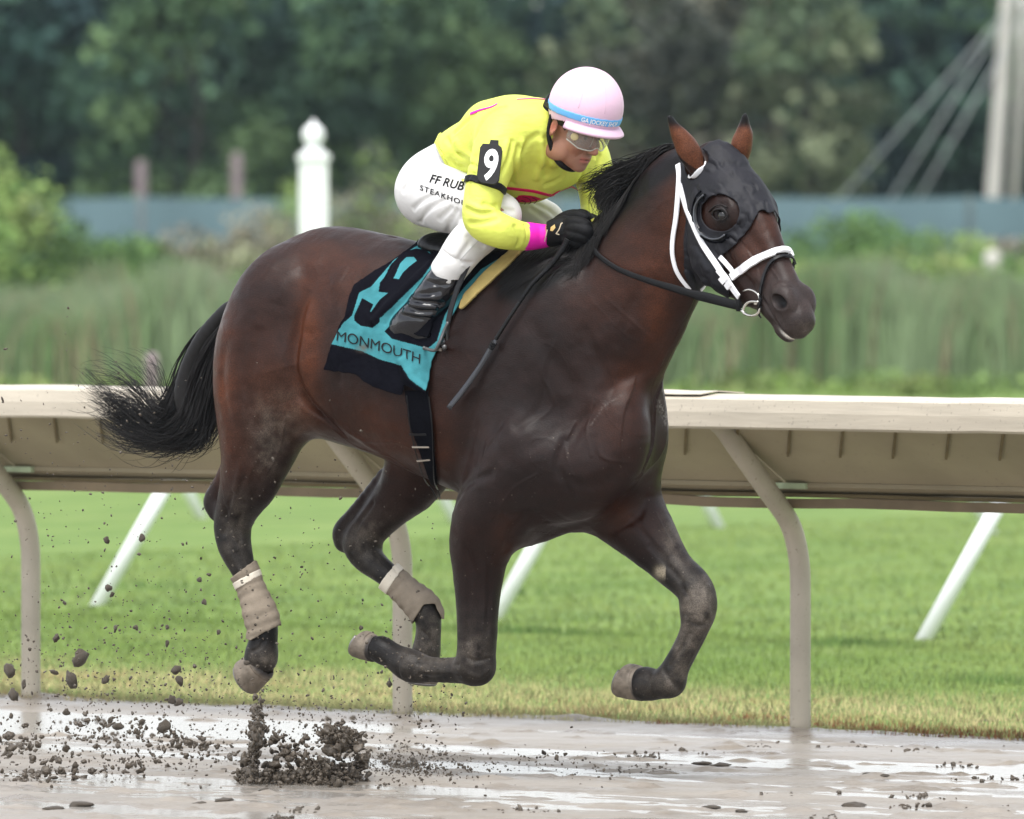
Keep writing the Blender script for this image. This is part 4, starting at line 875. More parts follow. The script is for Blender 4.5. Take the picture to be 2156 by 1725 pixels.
# hooves
hoof_m = mat('hoof_horn', rough=.55, spec=.35, attr='tint', bump=.25, bscale=40, bdist=.004, stretch=(1, 1, 5))
def hoof(c0, n0, r0, c1, n1, r1, w):
    D2 = lambda p, n: (lambda a, b: (b - a) / np.linalg.norm(b - a))(H(*p, w), H(p[0] + n[0] * 30, p[1] + n[1] * 30, w))
    a = H(*c0, w); b = H(*c1, w); na = D2(c0, n0); nb_ = D2(c1, n1); Y_ = np.array([0, 1.0, 0]); V = []; k = 36; rows = []
    def ring(c, n, r, sy=.94, dz=0.0):
        e = np.cross(Y_, n); e /= np.linalg.norm(e); return [c + n * dz + (e * math.cos(t) + Y_ * math.sin(t) * sy) * r * U * (1 + .02 * math.sin(3 * t)) for t in np.linspace(0, 2 * math.pi, k, endpoint=False)]
    rows.append(ring(a - na * .016, na, r0 * .80)); rows.append(ring(a - na * .006, na, r0 * .97)); rows.append(ring(a, na, r0 * 1.02)); rows.append(ring(a + na * .004, na, r0 * .985))
    for t in (.2, .4, .6, .8, 1.0):
        n = na * (1 - t) + nb_ * t; n /= np.linalg.norm(n); rows.append(ring(a * (1 - t) + b * t, n, r0 + (r1 - r0) * t + (.5 if int(t * 5) % 2 else 0)))
    rows.append(ring(b + nb_ * .003, nb_, r1 * .97)); rows.append(ring(b + nb_ * .001, nb_, r1 * .86)); rows.append(ring(b - nb_ * .010, nb_, r1 * .72)); rows.append(ring(b - nb_ * .012, nb_, r1 * .30)); rows.append(ring(b - nb_ * .012, nb_, r1 * .02))
    V = np.array(rows).reshape(-1, 3); I = np.arange(len(V)).reshape(len(rows), k); F = np.stack([I[:-1], np.roll(I, -1, 1)[:-1], np.roll(I, -1, 1)[1:], I[1:]], -1).reshape(-1, 4)
    for _ in range(2): V, F = subdiv(V, F)
    me = mesh_np('hoof', V, F); P = to_px(V); g = vn.fbm(P[:, 0] / 9, P[:, 1] / 9, 4); d = ((V - a) @ (b - a)) / ((b - a) @ (b - a))
    col = np.array([.18, .148, .115]) * (.45 + 1.0 * g[:, None]); col = col + (np.array([.035, .03, .028]) - col) * np.clip(-d * 6 + .1, 0, 1)[:, None]; inn = (np.linalg.norm(V - b, axis=1) < r1 * U * .84) & (np.abs((V - b) @ nb_) < .013); col[inn] = [.04, .034, .03]
    color_attr(me, col); h_ = link('hoof', me, hoof_m, horse)
    m = MB(); e = np.cross(Y_, nb_); e /= np.linalg.norm(e); s0 = 1 if (H(c1[0], c1[1] + 10, w) - b) @ e > 0 else -1
    path = [tuple(b + nb_ * .005 + (e * s0 * math.cos(t) + Y_ * .94 * math.sin(t)) * r1 * U * .88) for t in np.linspace(-2.3, 2.3, 18)]; m.tube(path, .0058, 6); m.build('horseshoe', shoe_m, h_); return h_
shoe_m = mat('worn_shoe', (.22, .21, .20), .4, .5, metal=.7, noise=.2)
hoof((549, 1401), (-.77, .63), 35, (520, 1426), (-.82, .57), 40, .14)
hoof((783, 1364), (-1, .0), 30, (758, 1356), (-.80, -.60), 32, .13)
hoof((1347, 1439), (-.98, .12), 37, (1314, 1433), (-.88, -.47), 38, -.14)
hoof((893, 1402), (-.05, 1), 30, (889, 1434), (-.1, 1), 33, -.12)
# hair
hair_m = mat('black_hair', rough=.5, spec=.22, attr='tint')
def strands(name, guides, n, seed, r0=.0022, seg=16, spread=.02, curl=.012, parent=None, tint=(.010, .009, .009), out=0.0, mid=1.0, nb=3, short=.35, freq=2.0):
    """locks of hair following a fan of guide curves given as horse-frame points"""
    g = np.random.default_rng(seed); G_ = [catmull(np.array(q, float), 6) for q in guides]
    def res(c): s = np.concatenate([[0], np.cumsum(np.linalg.norm(np.diff(c, axis=0), axis=1))]); t = np.linspace(0, s[-1], seg + 1); return np.stack([np.interp(t, s, c[:, k]) for k in range(3)], 1)
    G_ = np.array([res(c) for c in G_]); V = []; F = []; C_ = []; m = len(G_)
    u = g.random(n) * (m - 1); a = u.astype(int); f = (u - a)[:, None, None]; f = f * f * (3 - 2 * f); c = G_[a] * (1 - f) + G_[np.minimum(a + 1, m - 1)] * f
    t = np.linspace(0, 1, seg + 1); L = (1 - short * g.random(n) ** 1.6)[:, None] * t * seg; i0 = np.minimum(L.astype(int), seg - 1); fr_ = (L - i0)[..., None]; ix = np.arange(n)[:, None]; c = c[ix, i0] * (1 - fr_) + c[ix, i0 + 1] * fr_
    t = t[None, :, None]; c = c + g.normal(0, spread, (n, 1, 3)) * (.25 + .75 * t ** .8) + g.normal(0, curl, (n, 1, 3)) * t ** 1.3 * np.sin(g.random((n, 1, 3)) * 6.283 + g.uniform(.4, freq, (n, 1, 3)) * t * 6.283)
    if out:
        q = c.reshape(-1, 3); lift = np.repeat(out * (.4 + g.random(n)), seg + 1)
        for _ in range(2):
            d = HB.at(q); near = d < lift; gr_ = HB.grad(q[near])[1]; q[near] += gr_ / np.maximum(np.linalg.norm(gr_, axis=1, keepdims=True), 1e-6) * np.clip(lift[near] - d[near], 0, .05)[:, None]
        c = q.reshape(n, seg + 1, 3)
    rr = r0 * (.5 + .9 * g.random((n, 1))) * np.sqrt(np.clip(1.02 - t[..., 0], 0, 1)) * mid; tn = np.gradient(c, axis=1); tn /= np.maximum(np.linalg.norm(tn, axis=2, keepdims=True), 1e-9)
    s1 = np.cross(tn, [.3, 1, .2]); s1 /= np.maximum(np.linalg.norm(s1, axis=2, keepdims=True), 1e-9); s2 = np.cross(tn, s1)
    ring = np.stack([c + s1 * (math.cos(k * 2 * math.pi / nb) * rr)[..., None] + s2 * (math.sin(k * 2 * math.pi / nb) * rr)[..., None] for k in range(nb)], 2)
    V = [ring.reshape(-1, 3)]; I = np.arange(n * (seg + 1) * nb).reshape(n, seg + 1, nb); F = [np.stack([I[:, :-1], np.roll(I, -1, 2)[:, :-1], np.roll(I, -1, 2)[:, 1:], I[:, 1:]], -1).reshape(-1, 4)]
    C_ = [np.repeat(np.array(tint) * g.uniform(.6, 1.7, (n, 1)), (seg + 1) * nb, axis=0)]
    me = mesh_np(name, np.vstack(V), np.vstack(F)); color_attr(me, np.vstack(C_)); return link(name, me, hair_m, parent)
def hg(L): return [tuple(H(a, b, w)) for a, b, w in L]
TG = [[(480, 655, 0), (432, 695, 0), (388, 760, .0), (362, 830, -.02), (325, 872, -.04), (270, 862, -.05), (215, 815, -.05), (165, 765, -.05)],
      [(482, 660, .01), (430, 715, .02), (394, 790, .02), (370, 860, .02), (315, 905, .0), (250, 880, -.02), (195, 838, -.03)],
      [(484, 668, .02), (436, 740, .03), (405, 820, .03), (385, 885, .04), (325, 925, .03), (260, 905, .02), (210, 872, .0)],
      [(484, 680, .0), (446, 770, .02), (425, 850, .03), (405, 910, .04), (350, 936, .05), (295, 925, .05), (240, 905, .05)],
      [(486, 700, -.02), (460, 790, -.01), (445, 870, .0), (432, 915, .02), (402, 942, .03), (370, 938, .04), (320, 922, .05)],
      [(488, 720, -.04), (476, 800, -.03), (468, 870, -.02), (462, 905, .0), (440, 925, .02), (410, 935, .03)]]
tail = strands('tail', [hg(q) for q in TG], 1050, 3, r0=.0019, spread=.015, curl=.018, parent=horse, seg=22, short=.5, freq=1.5)
strands('tail_wisps', [hg(q) for q in ([(420, 860, 0), (365, 850, -.02), (345, 805, -.03), (330, 770, -.03), (290, 745, -.04)], [(410, 880, .02), (340, 870, .0), (290, 820, -.02), (240, 790, -.03), (190, 790, -.04)],
        [(400, 880, .04), (330, 900, .03), (270, 850, .02), (225, 850, .0), (170, 820, -.02)], [(420, 900, .04), (350, 930, .04), (300, 945, .03), (250, 935, .02), (205, 900, .0)], [(440, 900, .03), (430, 935, .03), (395, 950, .03), (370, 935, .03)])], 330, 8, r0=.0014, spread=.022, curl=.024, parent=tail, seg=24, short=.4, freq=1.2)
f = Field(); f.chain(HN([(492, 650, 0, 20), (470, 668, 0, 20), (432, 715, .01, 22), (402, 775, .02, 22), (392, 840, .02, 26), (410, 890, .02, 20), (380, 915, .03, 8)]), k=.02)
V, F = f.mesh(.009, sub=1); me = mesh_np('dock', V, F); color_attr(me, np.tile([.007, .006, .006], (len(V), 1))); link('dock', me, hair_m, tail)
MG = [[(1440, 322, .0), (1412, 308, .0), (1385, 322, .02), (1368, 352, .03), (1352, 378, .04)],
      [(1425, 325, 0), (1385, 318, 0), (1345, 340, .02), (1310, 352, .03), (1275, 362, .04), (1235, 382, .05)],
      [(1400, 338, 0), (1362, 335, .01), (1325, 355, .03), (1292, 372, .04), (1258, 384, .05), (1222, 396, .06)],
      [(1370, 362, 0), (1335, 362, .02), (1300, 378, .04), (1275, 395, .05), (1258, 420, .06), (1268, 450, .06)],
      [(1340, 388, 0), (1312, 388, .03), (1285, 402, .05), (1272, 425, .06), (1275, 455, .07)],
      [(1310, 410, .0), (1290, 420, .03), (1282, 445, .06), (1275, 480, .08), (1258, 520, .09)]]
mane = strands('mane', [hg(q) for q in MG], 1000, 5, r0=.0019, spread=.010, curl=.012, parent=horse, seg=14, out=.004)
ML = [[(1380, 352, .0), (1350, 392, .03), (1325, 425, .05), (1300, 460, .07), (1282, 500, .09)], [(1320, 400, 0), (1300, 440, .05), (1280, 480, .08), (1262, 520, .10), (1240, 560, .12)], [(1270, 450, .0), (1258, 490, .05), (1242, 530, .09), (1222, 575, .12), (1190, 610, .14)],
      [(1230, 485, .0), (1215, 520, .05), (1195, 560, .09), (1165, 600, .12), (1120, 640, .14)], [(1180, 515, 0), (1160, 550, .05), (1135, 585, .09), (1105, 615, .12), (1070, 645, .14)], [(1130, 530, 0), (1110, 560, .05), (1088, 590, .08), (1062, 620, .11)]]
strands('mane_on_neck', [hg(q) for q in ML], 1300, 6, r0=.0022, spread=.010, curl=.008, parent=mane, seg=12, out=.005)
# ================================================================== TACK
def Z7(L): return [(673.7 + x / 3.939, 454.8 + y / 3.939) for x, y in L]      # notes taken from an enlarged detail
def Z2(L): return [(1347.5 + x / 3.2, 202.1 + y / 3.2) for x, y in L]
teal_m = mat('teal_cloth', rough=.9, spec=.05, attr='tint', noise=.10, nscale=30, bump=.4, bscale=40, bdist=.006, sheen=0)
black_cloth = mat('black_cloth', (.003, .003, .005), .85, .05, noise=.2, nscale=20, bump=.4, bscale=45, bdist=.006, sheen=0)
black_leather = mat('black_leather', (.005, .005, .006), .35, .3, noise=.2, nscale=20, bump=.15, bscale=90)
white_strap = mat('white_strap', (.85, .85, .88), .35, .4, noise=.03)
steel = mat('steel', (.62, .60, .56), .22, .5, metal=1.0)
# mirrored sight-line position of every vertex of the horse: its left side is judged as its right side
MV = HV.copy(); MV[:, 1] = -np.abs(MV[:, 1]); MPX = to_px(MV)
trunk = (HV[:, 2] > .55) & (HPX[:, 1] < 850)
P0 = Z7([(860, 130), (900, 60), (1100, 60), (1720, 230), (1710, 290), (1400, 480), (1215, 660), (1100, 870), (1040, 1030), (985, 1130), (940, 1220), (920, 1475), (740, 1400), (710, 1490), (480, 1420), (300, 1310), (50, 1275), (105, 1070), (200, 880), (225, 840), (250, 700), (290, 590), (480, 465), (600, 390), (780, 260)])
P1 = Z7([(895, 60), (880, 160), (905, 290), (940, 400), (930, 440), (850, 600), (760, 660), (640, 860), (540, 960), (600, 1020), (900, 1100), (975, 1040), (1040, 830), (1090, 740), (1200, 600), (1340, 450), (1640, 270), (1720, 240), (1730, 290), (1400, 490), (1225, 665), (1110, 870), (1050, 1030), (995, 1130), (950, 1220), (930, 1490), (860, 1440), (740, 1350), (680, 1240), (500, 1190), (350, 1120), (90, 1062), (200, 890), (270, 830), (300, 740), (330, 640), (430, 590), (620, 370), (820, 250)])
NA = Z7([(800, 280), (880, 290), (930, 340), (935, 400), (850, 510), (500, 850), (500, 880), (440, 930), (350, 910), (500, 700), (570, 645), (490, 635), (500, 560), (540, 510), (590, 410), (640, 360), (720, 300)])
NH = Z7([(720, 350), (780, 350), (805, 380), (740, 430), (690, 480), (660, 530), (615, 525), (640, 470), (670, 400)])
NB = Z7([(355, 685), (450, 740), (420, 800), (470, 800), (500, 870), (440, 930), (345, 915), (290, 870), (290, 830)])
keep = in_poly(MPX, P0) & trunk
def cloth_disp(v):
    p = to_px(np.stack([v[:, 0], -np.abs(v[:, 1]), v[:, 2]], 1)); fold = (p[:, 0] + .75 * (p[:, 1] - 640))
    w = .0035 * np.sin(fold / 13.0 + 2.5 * vn(p[:, 0] / 40, p[:, 1] / 40)) * vn.fbm(p[:, 0] / 50, p[:, 1] / 70, 2) * 1.6
    e = line_mask(p, Z7([(500, 700), (420, 860), (400, 920)]), 9) * .004 + line_mask(p, Z7([(930, 430), (650, 700), (470, 880)]), 8) * .010 - line_mask(p, Z7([(900, 520), (640, 780), (560, 900)]), 6) * .004
    flap = line_mask(p, Z7([(700, 1210), (760, 1340), (900, 1450)]), 9) * .012; return w + e + flap + .008 * sst(760, 820, p[:, 1])
cl = patch(HV, HFc, HNm, keep, .009, 'saddle_cloth', teal_m, None, thick=.004, disp=cloth_disp, sub=1)
cl.parent = None; cl.location = HO; cl.rotation_euler = (0, 0, -TH)
tag(cl, 'teal and black number cloth with a folded 9 under the saddle, on the horse\'s flank', 'saddle cloth')
cv = np.array([v.co[:] for v in cl.data.vertices]); cm_ = cv.copy(); cm_[:, 1] = -np.abs(cm_[:, 1]); cp_ = to_px(cm_)
tealc = np.array([.050, .215, .245]); blkc = np.array([.004, .004, .007]); g1_ = in_poly(cp_, P1); num = (in_poly(cp_, NA) & ~in_poly(cp_, NH)) | in_poly(cp_, NB)
cc = np.where((g1_ & ~num)[:, None], tealc, blkc); cc = cc * (.85 + .3 * vn.fbm(cp_[:, 0] / 20, cp_[:, 1] / 20, 3))[:, None]
di = vn2.fbm(cp_[:, 0] / 8, cp_[:, 1] / 8, 3) * np.exp(-((cp_[:, 0] - 768) / 14) ** 2 - ((cp_[:, 1] - 733) / 8) ** 2); cc = cc + (np.array([.12, .10, .08]) - cc) * np.clip(di * 1.5, 0, .8)[:, None]
# crisp edge between the colours: split the cloth's faces at finer pitch is not needed, the mesh is a few millimetres fine
color_attr(cl.data, cc)
cbv = BVHTree.FromPolygons([tuple(v) for v in cv], [tuple(p.vertices) for p in cl.data.polygons])
def text_mesh(s, bold=0.0, shear=0.0, space=1.0):
    c = bpy.data.curves.new('lettering', 'FONT'); c.body = s; c.size = 1.0; c.offset = bold; c.shear = shear; c.space_character = space; c.resolution_u = 4
    o = bpy.data.objects.new('lettering', c); C.objects.link(o); dg = bpy.context.evaluated_depsgraph_get(); me = bpy.data.meshes.new_from_object(o.evaluated_get(dg)); bpy.data.objects.remove(o); bpy.data.curves.remove(c)
    bm = bmesh.new(); bm.from_mesh(me); bpy.data.meshes.remove(me); bmesh.ops.triangulate(bm, faces=bm.faces[:])
    w = max(v.co.x for v in bm.verts)
    for _ in range(4):
        es = [e for e in bm.edges if e.calc_length() > .12]
        if not es: break
        bmesh.ops.subdivide_edges(bm, edges=es, cuts=1); bmesh.ops.triangulate(bm, faces=bm.faces[:])
    return bm, w
def lettering(s, fpx, mat_, parent, bv, off=.003, **kw):
    """letters laid on a surface: fpx(u, v) gives the sight line of a point of the text"""
    bm, w = text_mesh(s, **kw)
    for v in bm.verts:
        px, py = fpx(v.co.x / w, v.co.y); p, n = hit(px, py, bv); v.co = p + n * off
    me = bpy.data.meshes.new('lettering'); bm.to_mesh(me); bm.free(); return link('lettering', me, mat_, parent)
ink = mat('black_print', (.010, .010, .012), .8, .2); white_print = mat('white_print', (.85, .85, .87), .6, .3)
def mon(u, v):
    x = 140 + 700 * u; y = 1035 + 30 * u + 165 * u * u ** .3; return Z7([(x + v * 8, y - v * 118)])[0]
lettering('MONMOUTH', mon, ink, cl, cbv, .0072, space=.95)
# girth, and the buckles on it
GQ = Z7([(715, 1440), (910, 1440), (950, 1750), (975, 2080), (990, 2300), (965, 2300), (880, 2050), (790, 1800), (750, 1700)])
gir = patch(HV, HFc, HNm, in_poly(MPX, GQ) & (HPX[:, 1] < 1060) & (HV[:, 2] > .5), .007, 'girth', black_cloth, None, thick=.006); gir.location = HO; gir.rotation_euler = (0, 0, -TH)
tag(gir, 'black girth strap running down behind the horse\'s near foreleg', 'girth')
def strap(name, pts, width, mat_, parent=None, off=.004, thick=.004, bv=None, n=8, w1=None, mirror=False):
    """a flat strap lying on the horse along sight lines, width in picture units"""
    pts = catmull([(p[0], p[1], 0) for p in pts], n)[:, :2]; ph = [hit(p[0], p[1], bv) for p in pts]; P = [h[0] for h in ph]; Nn = [h[1] for h in ph]
    for _ in range(2): Nn = [(Nn[max(i - 1, 0)] + Nn[i] + Nn[min(i + 1, len(Nn) - 1)]).normalized() for i in range(len(Nn))]
    return strap3(name, P, Nn, [(width + ((w1 or width) - width) * i / (len(P) - 1)) * U / 2 for i in range(len(P))], mat_, parent, off, thick)
def strap3(name, P, Nn, hw, mat_, parent, off, thick):
    V = []; F = []
    for i, p in enumerate(P):
        t = (P[min(i + 1, len(P) - 1)] - P[max(i - 1, 0)]).normalized(); s = t.cross(Nn[i]).normalized(); n = Nn[i]
        for a, b in ((-1, off), (-.8, off + thick), (.8, off + thick), (1, off)): V.append(tuple(p + s * hw[i] * a + n * b))
    for i in range(len(P) - 1):
        k = i * 4
        for j in range(4): F.append((k + j, k + (j + 1) % 4, k + 4 + (j + 1) % 4, k + 4 + j))
    F.append((0, 3, 2, 1)); k = (len(P) - 1) * 4; F.append((k, k + 1, k + 2, k + 3))
    me = bpy.data.meshes.new(name); me.from_pydata(V, [], F); me.polygons.foreach_set('use_smooth', [False] * len(F)); return link(name, me, mat_, parent)
def at_horse(o): o.location = HO; o.rotation_euler = (0, 0, -TH); return o
for q in ([(868, 912), (903, 912)], [(874, 937), (910, 937)], [(884, 965), (912, 962)]):
    strap('buckle', q, 5, steel if q[0][1] > 930 else black_leather, gir, .014, .003)
strap('billet', [(862, 832), (872, 910), (892, 985), (915, 1045)], 3, black_leather, gir, .013, .002); strap('billet', [(908, 835), (915, 905), (918, 985), (921, 1045)], 3, black_leather, gir, .013, .002)
# yellow pad showing in front of the cloth
pad_m = mat('yellow_pad', (.50, .38, .14), .8, .2, noise=.12, nscale=30, bump=.3, bscale=70, bdist=.004)
PQ = Z7([(1160, 790), (1205, 665), (1380, 480), (1600, 300), (1740, 240), (1715, 290), (1640, 360), (1575, 430), (1330, 655), (1205, 778)])
pad = patch(HV, HFc, HNm, in_poly(MPX, PQ) & trunk, .006, 'saddle_pad', pad_m, None, thick=.010); at_horse(pad); tag(pad, 'pale yellow pad edge showing between the teal cloth and the withers', 'saddle pad')
# saddle: flaps, seat, stirrups
SQ = Z7([(905, 60), (895, 150), (925, 300), (950, 400), (940, 560), (760, 800), (800, 1000), (930, 1030), (985, 830), (1030, 735), (1135, 600), (1275, 445), (1560, 265), (1600, 180), (1300, 60)])
sad = at_horse(empty('saddle')); tag(sad, 'small black racing saddle with stirrups, under the rider', 'saddle')
patch(HV, HFc, HNm, in_poly(MPX, SQ) & trunk, .018, 'flap', black_cloth, sad, thick=.006)
f = Field(); f.chain(HN([(925, 515, 0, 26), (970, 528, 0, 28), (1040, 530, 0, 30), (1080, 524, 0, 24)]), k=.02, sy=2.6); V, F = f.mesh(.01, sub=1); link('seat', mesh_np('seat', V, F), black_leather, sad)
for sg in (1, -1):
    W = lambda px, py, w: Vector(H(px, py, w)) if sg > 0 else Vector(H(px, py, w)) * 1
    def S(px, py, w): v = H(px, py, w); return Vector((v[0], v[1] * sg, v[2]))
    lt = [S(985, 560, .24), S(964, 605, .28), (S(950, 650, .30)), S(944, 678, .305)]
    strap3('stirrup_leather', lt, [Vector((0, -sg, 0))] * 4, [.010] * 4, black_leather, sad, 0, .004)
    ir = [S(944, 678, .305), S(934, 700, .31), S(925, 722, .325), S(915, 738, .325), S(893, 733, .325)]; ir2 = [S(944, 678, .30), S(942, 700, .27), S(941, 722, .255), S(930, 738, .255), S(900, 736, .255)]
    MB().tube([tuple(p) for p in catmull([tuple(p) for p in ir], 4)], .0055, 8).tube([tuple(p) for p in catmull([tuple(p) for p in ir2], 4)], .0055, 8).tube([tuple(S(893, 733, .33)), tuple(S(896, 736, .25))], .006, 8).tube([tuple(S(936, 731, .33)), tuple(S(936, 733, .25))], .008, 8).build('stirrup_iron', mat('dark_steel', (.10, .10, .10), .35, .5, metal=.6), sad)
# blinker hood
HQm = HQ.copy(); HQm[:, 1] = -np.abs(HQm[:, 1]); HMP = to_px(HQm @ HF[1] + HF[0])
near_head = (np.linalg.norm(HV - hp(.2, 0, -.03), axis=1) < .42)
BQ = Z2([(272, 470), (300, 440), (400, 390), (470, 330), (560, 300), (760, 300), (960, 560), (960, 820), (860, 800), (806, 778), (748, 900), (640, 1020), (562, 1080), (580, 1180), (615, 1330), (560, 1500), (430, 1500), (330, 1275), (296, 1190), (300, 950), (322, 830), (318, 700), (288, 600)])
ec = Z2([(545, 790)])[0]
hole = ((HMP[:, 0] - ec[0]) / 37) ** 2 + ((HMP[:, 1] - ec[1]) / 36) ** 2 < 1
hd = at_horse(empty('blinker_hood')); tag(hd, 'black racing hood with eye holes and blinker cups on the horse\'s head', 'hood')
EH = in_poly(HMP, Z2([(330, 570), (395, 560), (468, 440), (462, 395), (400, 360), (250, 330), (230, 480)])) & (HQ[:, 2] > -.02)
hood_m = mat('stretch_hood', (.010, .010, .014), .62, .28, noise=.2, nscale=20, bump=.4, bscale=40, bdist=.006)
def hood_disp(v): p = to_px(v); return .0045 * np.sin((p[:, 0] * .8 - p[:, 1] * .55) / 3.6 + 4 * vn(p[:, 0] / 16, p[:, 1] / 16)) * sst(.35, .7, vn.fbm(p[:, 0] / 22 + 9, p[:, 1] / 22, 2) * 1.2)
patch(HV, HFc, HNm, in_poly(HMP, BQ) & near_head & ~hole & ~EH & (EARD > .006), .0065, 'hood_cloth', hood_m, hd, thick=.003, disp=hood_disp, soft=3)
WQ = Z2([(330, 556), (350, 520), (390, 475), (440, 448), (460, 446), (455, 475), (425, 520), (380, 556), (350, 564)])
for sg in (-1, 1): patch(HV, HFc, HNm, in_poly(HMP, WQ) & near_head & (HQ[:, 1] * sg > 0), .009, 'ear_trim', white_strap, hd, thick=.002)
def mirror_head(o):
    me = o.data.copy(); M4 = Matrix.Identity(4); A = Matrix(HF[1].tolist()); Ax = A.transposed() @ Matrix.Diagonal((1, -1, 1)) @ A; c = Vector(HF[0])
    for v in me.vertices: v.co = c + Ax @ (v.co - c)
    me.flip_normals(); q = bpy.data.objects.new(o.name.split('.')[0], me); C.objects.link(q); q.parent = o.parent; return q
arc = Z2([(462, 660), (430, 690), (402, 740), (396, 810), (408, 865), (440, 920), (500, 955), (560, 955), (605, 930)]); arc2 = Z2([(430, 640), (398, 680), (376, 740), (372, 815), (388, 880), (425, 945), (495, 985), (570, 985), (620, 950)])
outw = Vector(-HF[1][1]); fw = Vector(HF[1][0])
base = [hit(*p)[0] for p in catmull([(a, b, 0) for a, b in arc], 3)[:, :2]]; rim = [p + outw * .024 + fw * .006 for p in base]; n_ = len(base)
mb = MB(); mb.add([tuple(p) for p in base] + [tuple(p) for p in rim] + [tuple(p - fw * .003) for p in rim] + [tuple(p - fw * .004) for p in base], [(i, i + 1, n_ + i + 1, n_ + i) for i in range(n_ - 1)] + [(n_ + i, n_ + i + 1, 2 * n_ + i + 1, 2 * n_ + i) for i in range(n_ - 1)] + [(2 * n_ + i, 2 * n_ + i + 1, 3 * n_ + i + 1, 3 * n_ + i) for i in range(n_ - 1)])
cup = mb.build('blinker_cup', mat('cup_plastic', (.016, .017, .02), .22, .6), hd); mirror_head(cup)
rm = MB().tube([tuple(p) for p in rim], .0028, 8).build('cup_rim', mat('rim_plastic', (.05, .055, .065), .2, .6), cup)
r2 = MB().tube([tuple(p + outw * .012) for p in [hit(*p)[0] for p in catmull([(a, b, 0) for a, b in arc2[:]], 3)[:, :2]]], .003, 8).build('cup_seam', black_cloth, cup)
far_cup = bpy.data.objects['blinker_cup.001']
bpy.data.objects.remove(mirror_head(rm)) if False else None
q = mirror_head(rm); q.parent = far_cup
# bridle
br_ = at_horse(empty('bridle')); tag(br_, 'white leather bridle with noseband, cheek strap and steel bit on the horse\'s head', 'bridle')
def both(o): mirror_head(o); return o
hme2 = [tuple(v) for v in HV]
both(strap('throat_lash', Z2([(268, 468), (275, 540), (268, 640), (252, 800), (228, 950), (224, 1070), (252, 1190), (330, 1300)]), 14, white_strap, br_, .008, .004, w1=8))
both(strap('cheek_strap', Z2([(284, 600), (325, 740), (370, 850), (440, 1000), (560, 1185)]), 12, white_strap, br_, .011, .004, w1=15))
ck = both(strap('cheek_strap', Z2([(545, 1165), (620, 1250), (695, 1345)]), 16, white_strap, br_, .015, .005))
strap('buckle', Z2([(570, 1205), (600, 1240)]), 22, white_strap, ck, .021, .003); strap('buckle', Z2([(610, 1275), (640, 1245)]), 14, white_strap, ck, .022, .003)
both(strap('strap_end', Z2([(550, 1085), (600, 1140), (650, 1200)]), 11, white_strap, br_, .010, .004))
nb = strap('noseband', Z2([(625, 1215), (690, 1165), (760, 1118), (850, 1075), (920, 1050), (965, 1045)]), 14, white_strap, br_, .008, .005); mirror_head(nb)
strap('noseband_top', Z2([(940, 1045), (985, 1050), (1012, 1085)]), 13, white_strap, nb, .010, .006)
strap('noseband_lining', Z2([(640, 1232), (700, 1188), (770, 1140), (850, 1097), (915, 1072)]), 6, white_strap, nb, .007, .008)
f8 = strap('figure_eight', Z2([(1000, 1090), (940, 1090), (885, 1130), (845, 1210), (826, 1310), (818, 1420), (815, 1500)]), 7, black_leather, br_, .007, .005); mirror_head(f8)
strap('figure_eight_top', Z2([(990, 1085), (1030, 1092), (1056, 1135)]), 6, black_leather, f8, .008, .005)
# bit ring
pc, ncn = hit(*Z2([(735, 1395)])[0]); pc = pc + outw * .012
def ring_px(L, r, name='bit_ring'):
    o = pc; return MB().tube([tuple(p) for p in L], r, 8).build(name, steel, br_)
def on_plane(px, py, o=None, n=None):
    d = Vector(HR @ ray(px, py)); c = Vector(CAML); o = o or pc; n = n or outw; t = (o - c).dot(n) / d.dot(n); return c + d * t
rg = [on_plane(*p) for p in Z2([(690, 1318), (735, 1305), (780, 1322), (803, 1350), (806, 1400), (803, 1450), (770, 1478), (720, 1475), (676, 1440)])]
ring_px([Vector(p) for p in catmull([tuple(p) for p in rg], 4)], .0042)
rg = [on_plane(*p) for p in Z2([(803, 1388), (745, 1386), (712, 1405), (695, 1445), (702, 1470)])]; ring_px([Vector(p) for p in catmull([tuple(p) for p in rg], 4)], .0042)
MB().tube([tuple(on_plane(*Z2([(770, 1395)])[0])), tuple(on_plane(*Z2([(770, 1395)])[0]) - outw * .13)], .006, 8).build('mouthpiece', steel, br_)
# leg wraps
wrap_m = mat('tan_wrap', (.24, .20, .155), .9, .1, noise=.14, nscale=24, bump=.5, bscale=150, bdist=.003)
tape_m = mat('pale_tape', (.66, .60, .50), .7, .2, noise=.1)
def wrap(name, poly, wside, label, tape):
    k = in_poly(HPX, poly) & (HV[:, 1] * wside < -.02)
    def d(v): p = to_px(v); q = p @ np.array([.38, .92]) if wside > 0 else p @ np.array([.62, .78]); return .0012 * np.sin(q / 3.4 + 3 * vn(p[:, 0] / 20, p[:, 1] / 20)) + .001 * vn.fbm(p[:, 0] / 8, p[:, 1] / 8, 2)
    o = at_horse(patch(HV, HFc, HNm, k, .0075, name, wrap_m, None, thick=.003, disp=d, soft=3)); tag(o, label, 'leg wrap')
    t = patch(HV, HFc, HNm, in_poly(HPX, tape) & (HV[:, 1] * wside < -.02), .0115, 'tape', tape_m, o, thick=.001, soft=3); return o
wrap('leg_wrap', [(490, 1215), (532, 1180), (552, 1188), (600, 1290), (600, 1318), (583, 1318), (560, 1330), (530, 1352), (505, 1330)], 1, 'tan bandage on the hind leg farther to the left, with pale tape at the top', [(490, 1228), (546, 1196), (552, 1210), (496, 1246)])
wrap('leg_wrap', [(795, 1255), (850, 1180), (945, 1262), (950, 1310), (925, 1305), (912, 1275), (893, 1275), (868, 1325), (835, 1300)], -1, 'tan bandage on the far hind leg, half hidden by the bent foreleg', [(796, 1238), (842, 1178), (858, 1188), (812, 1258)])
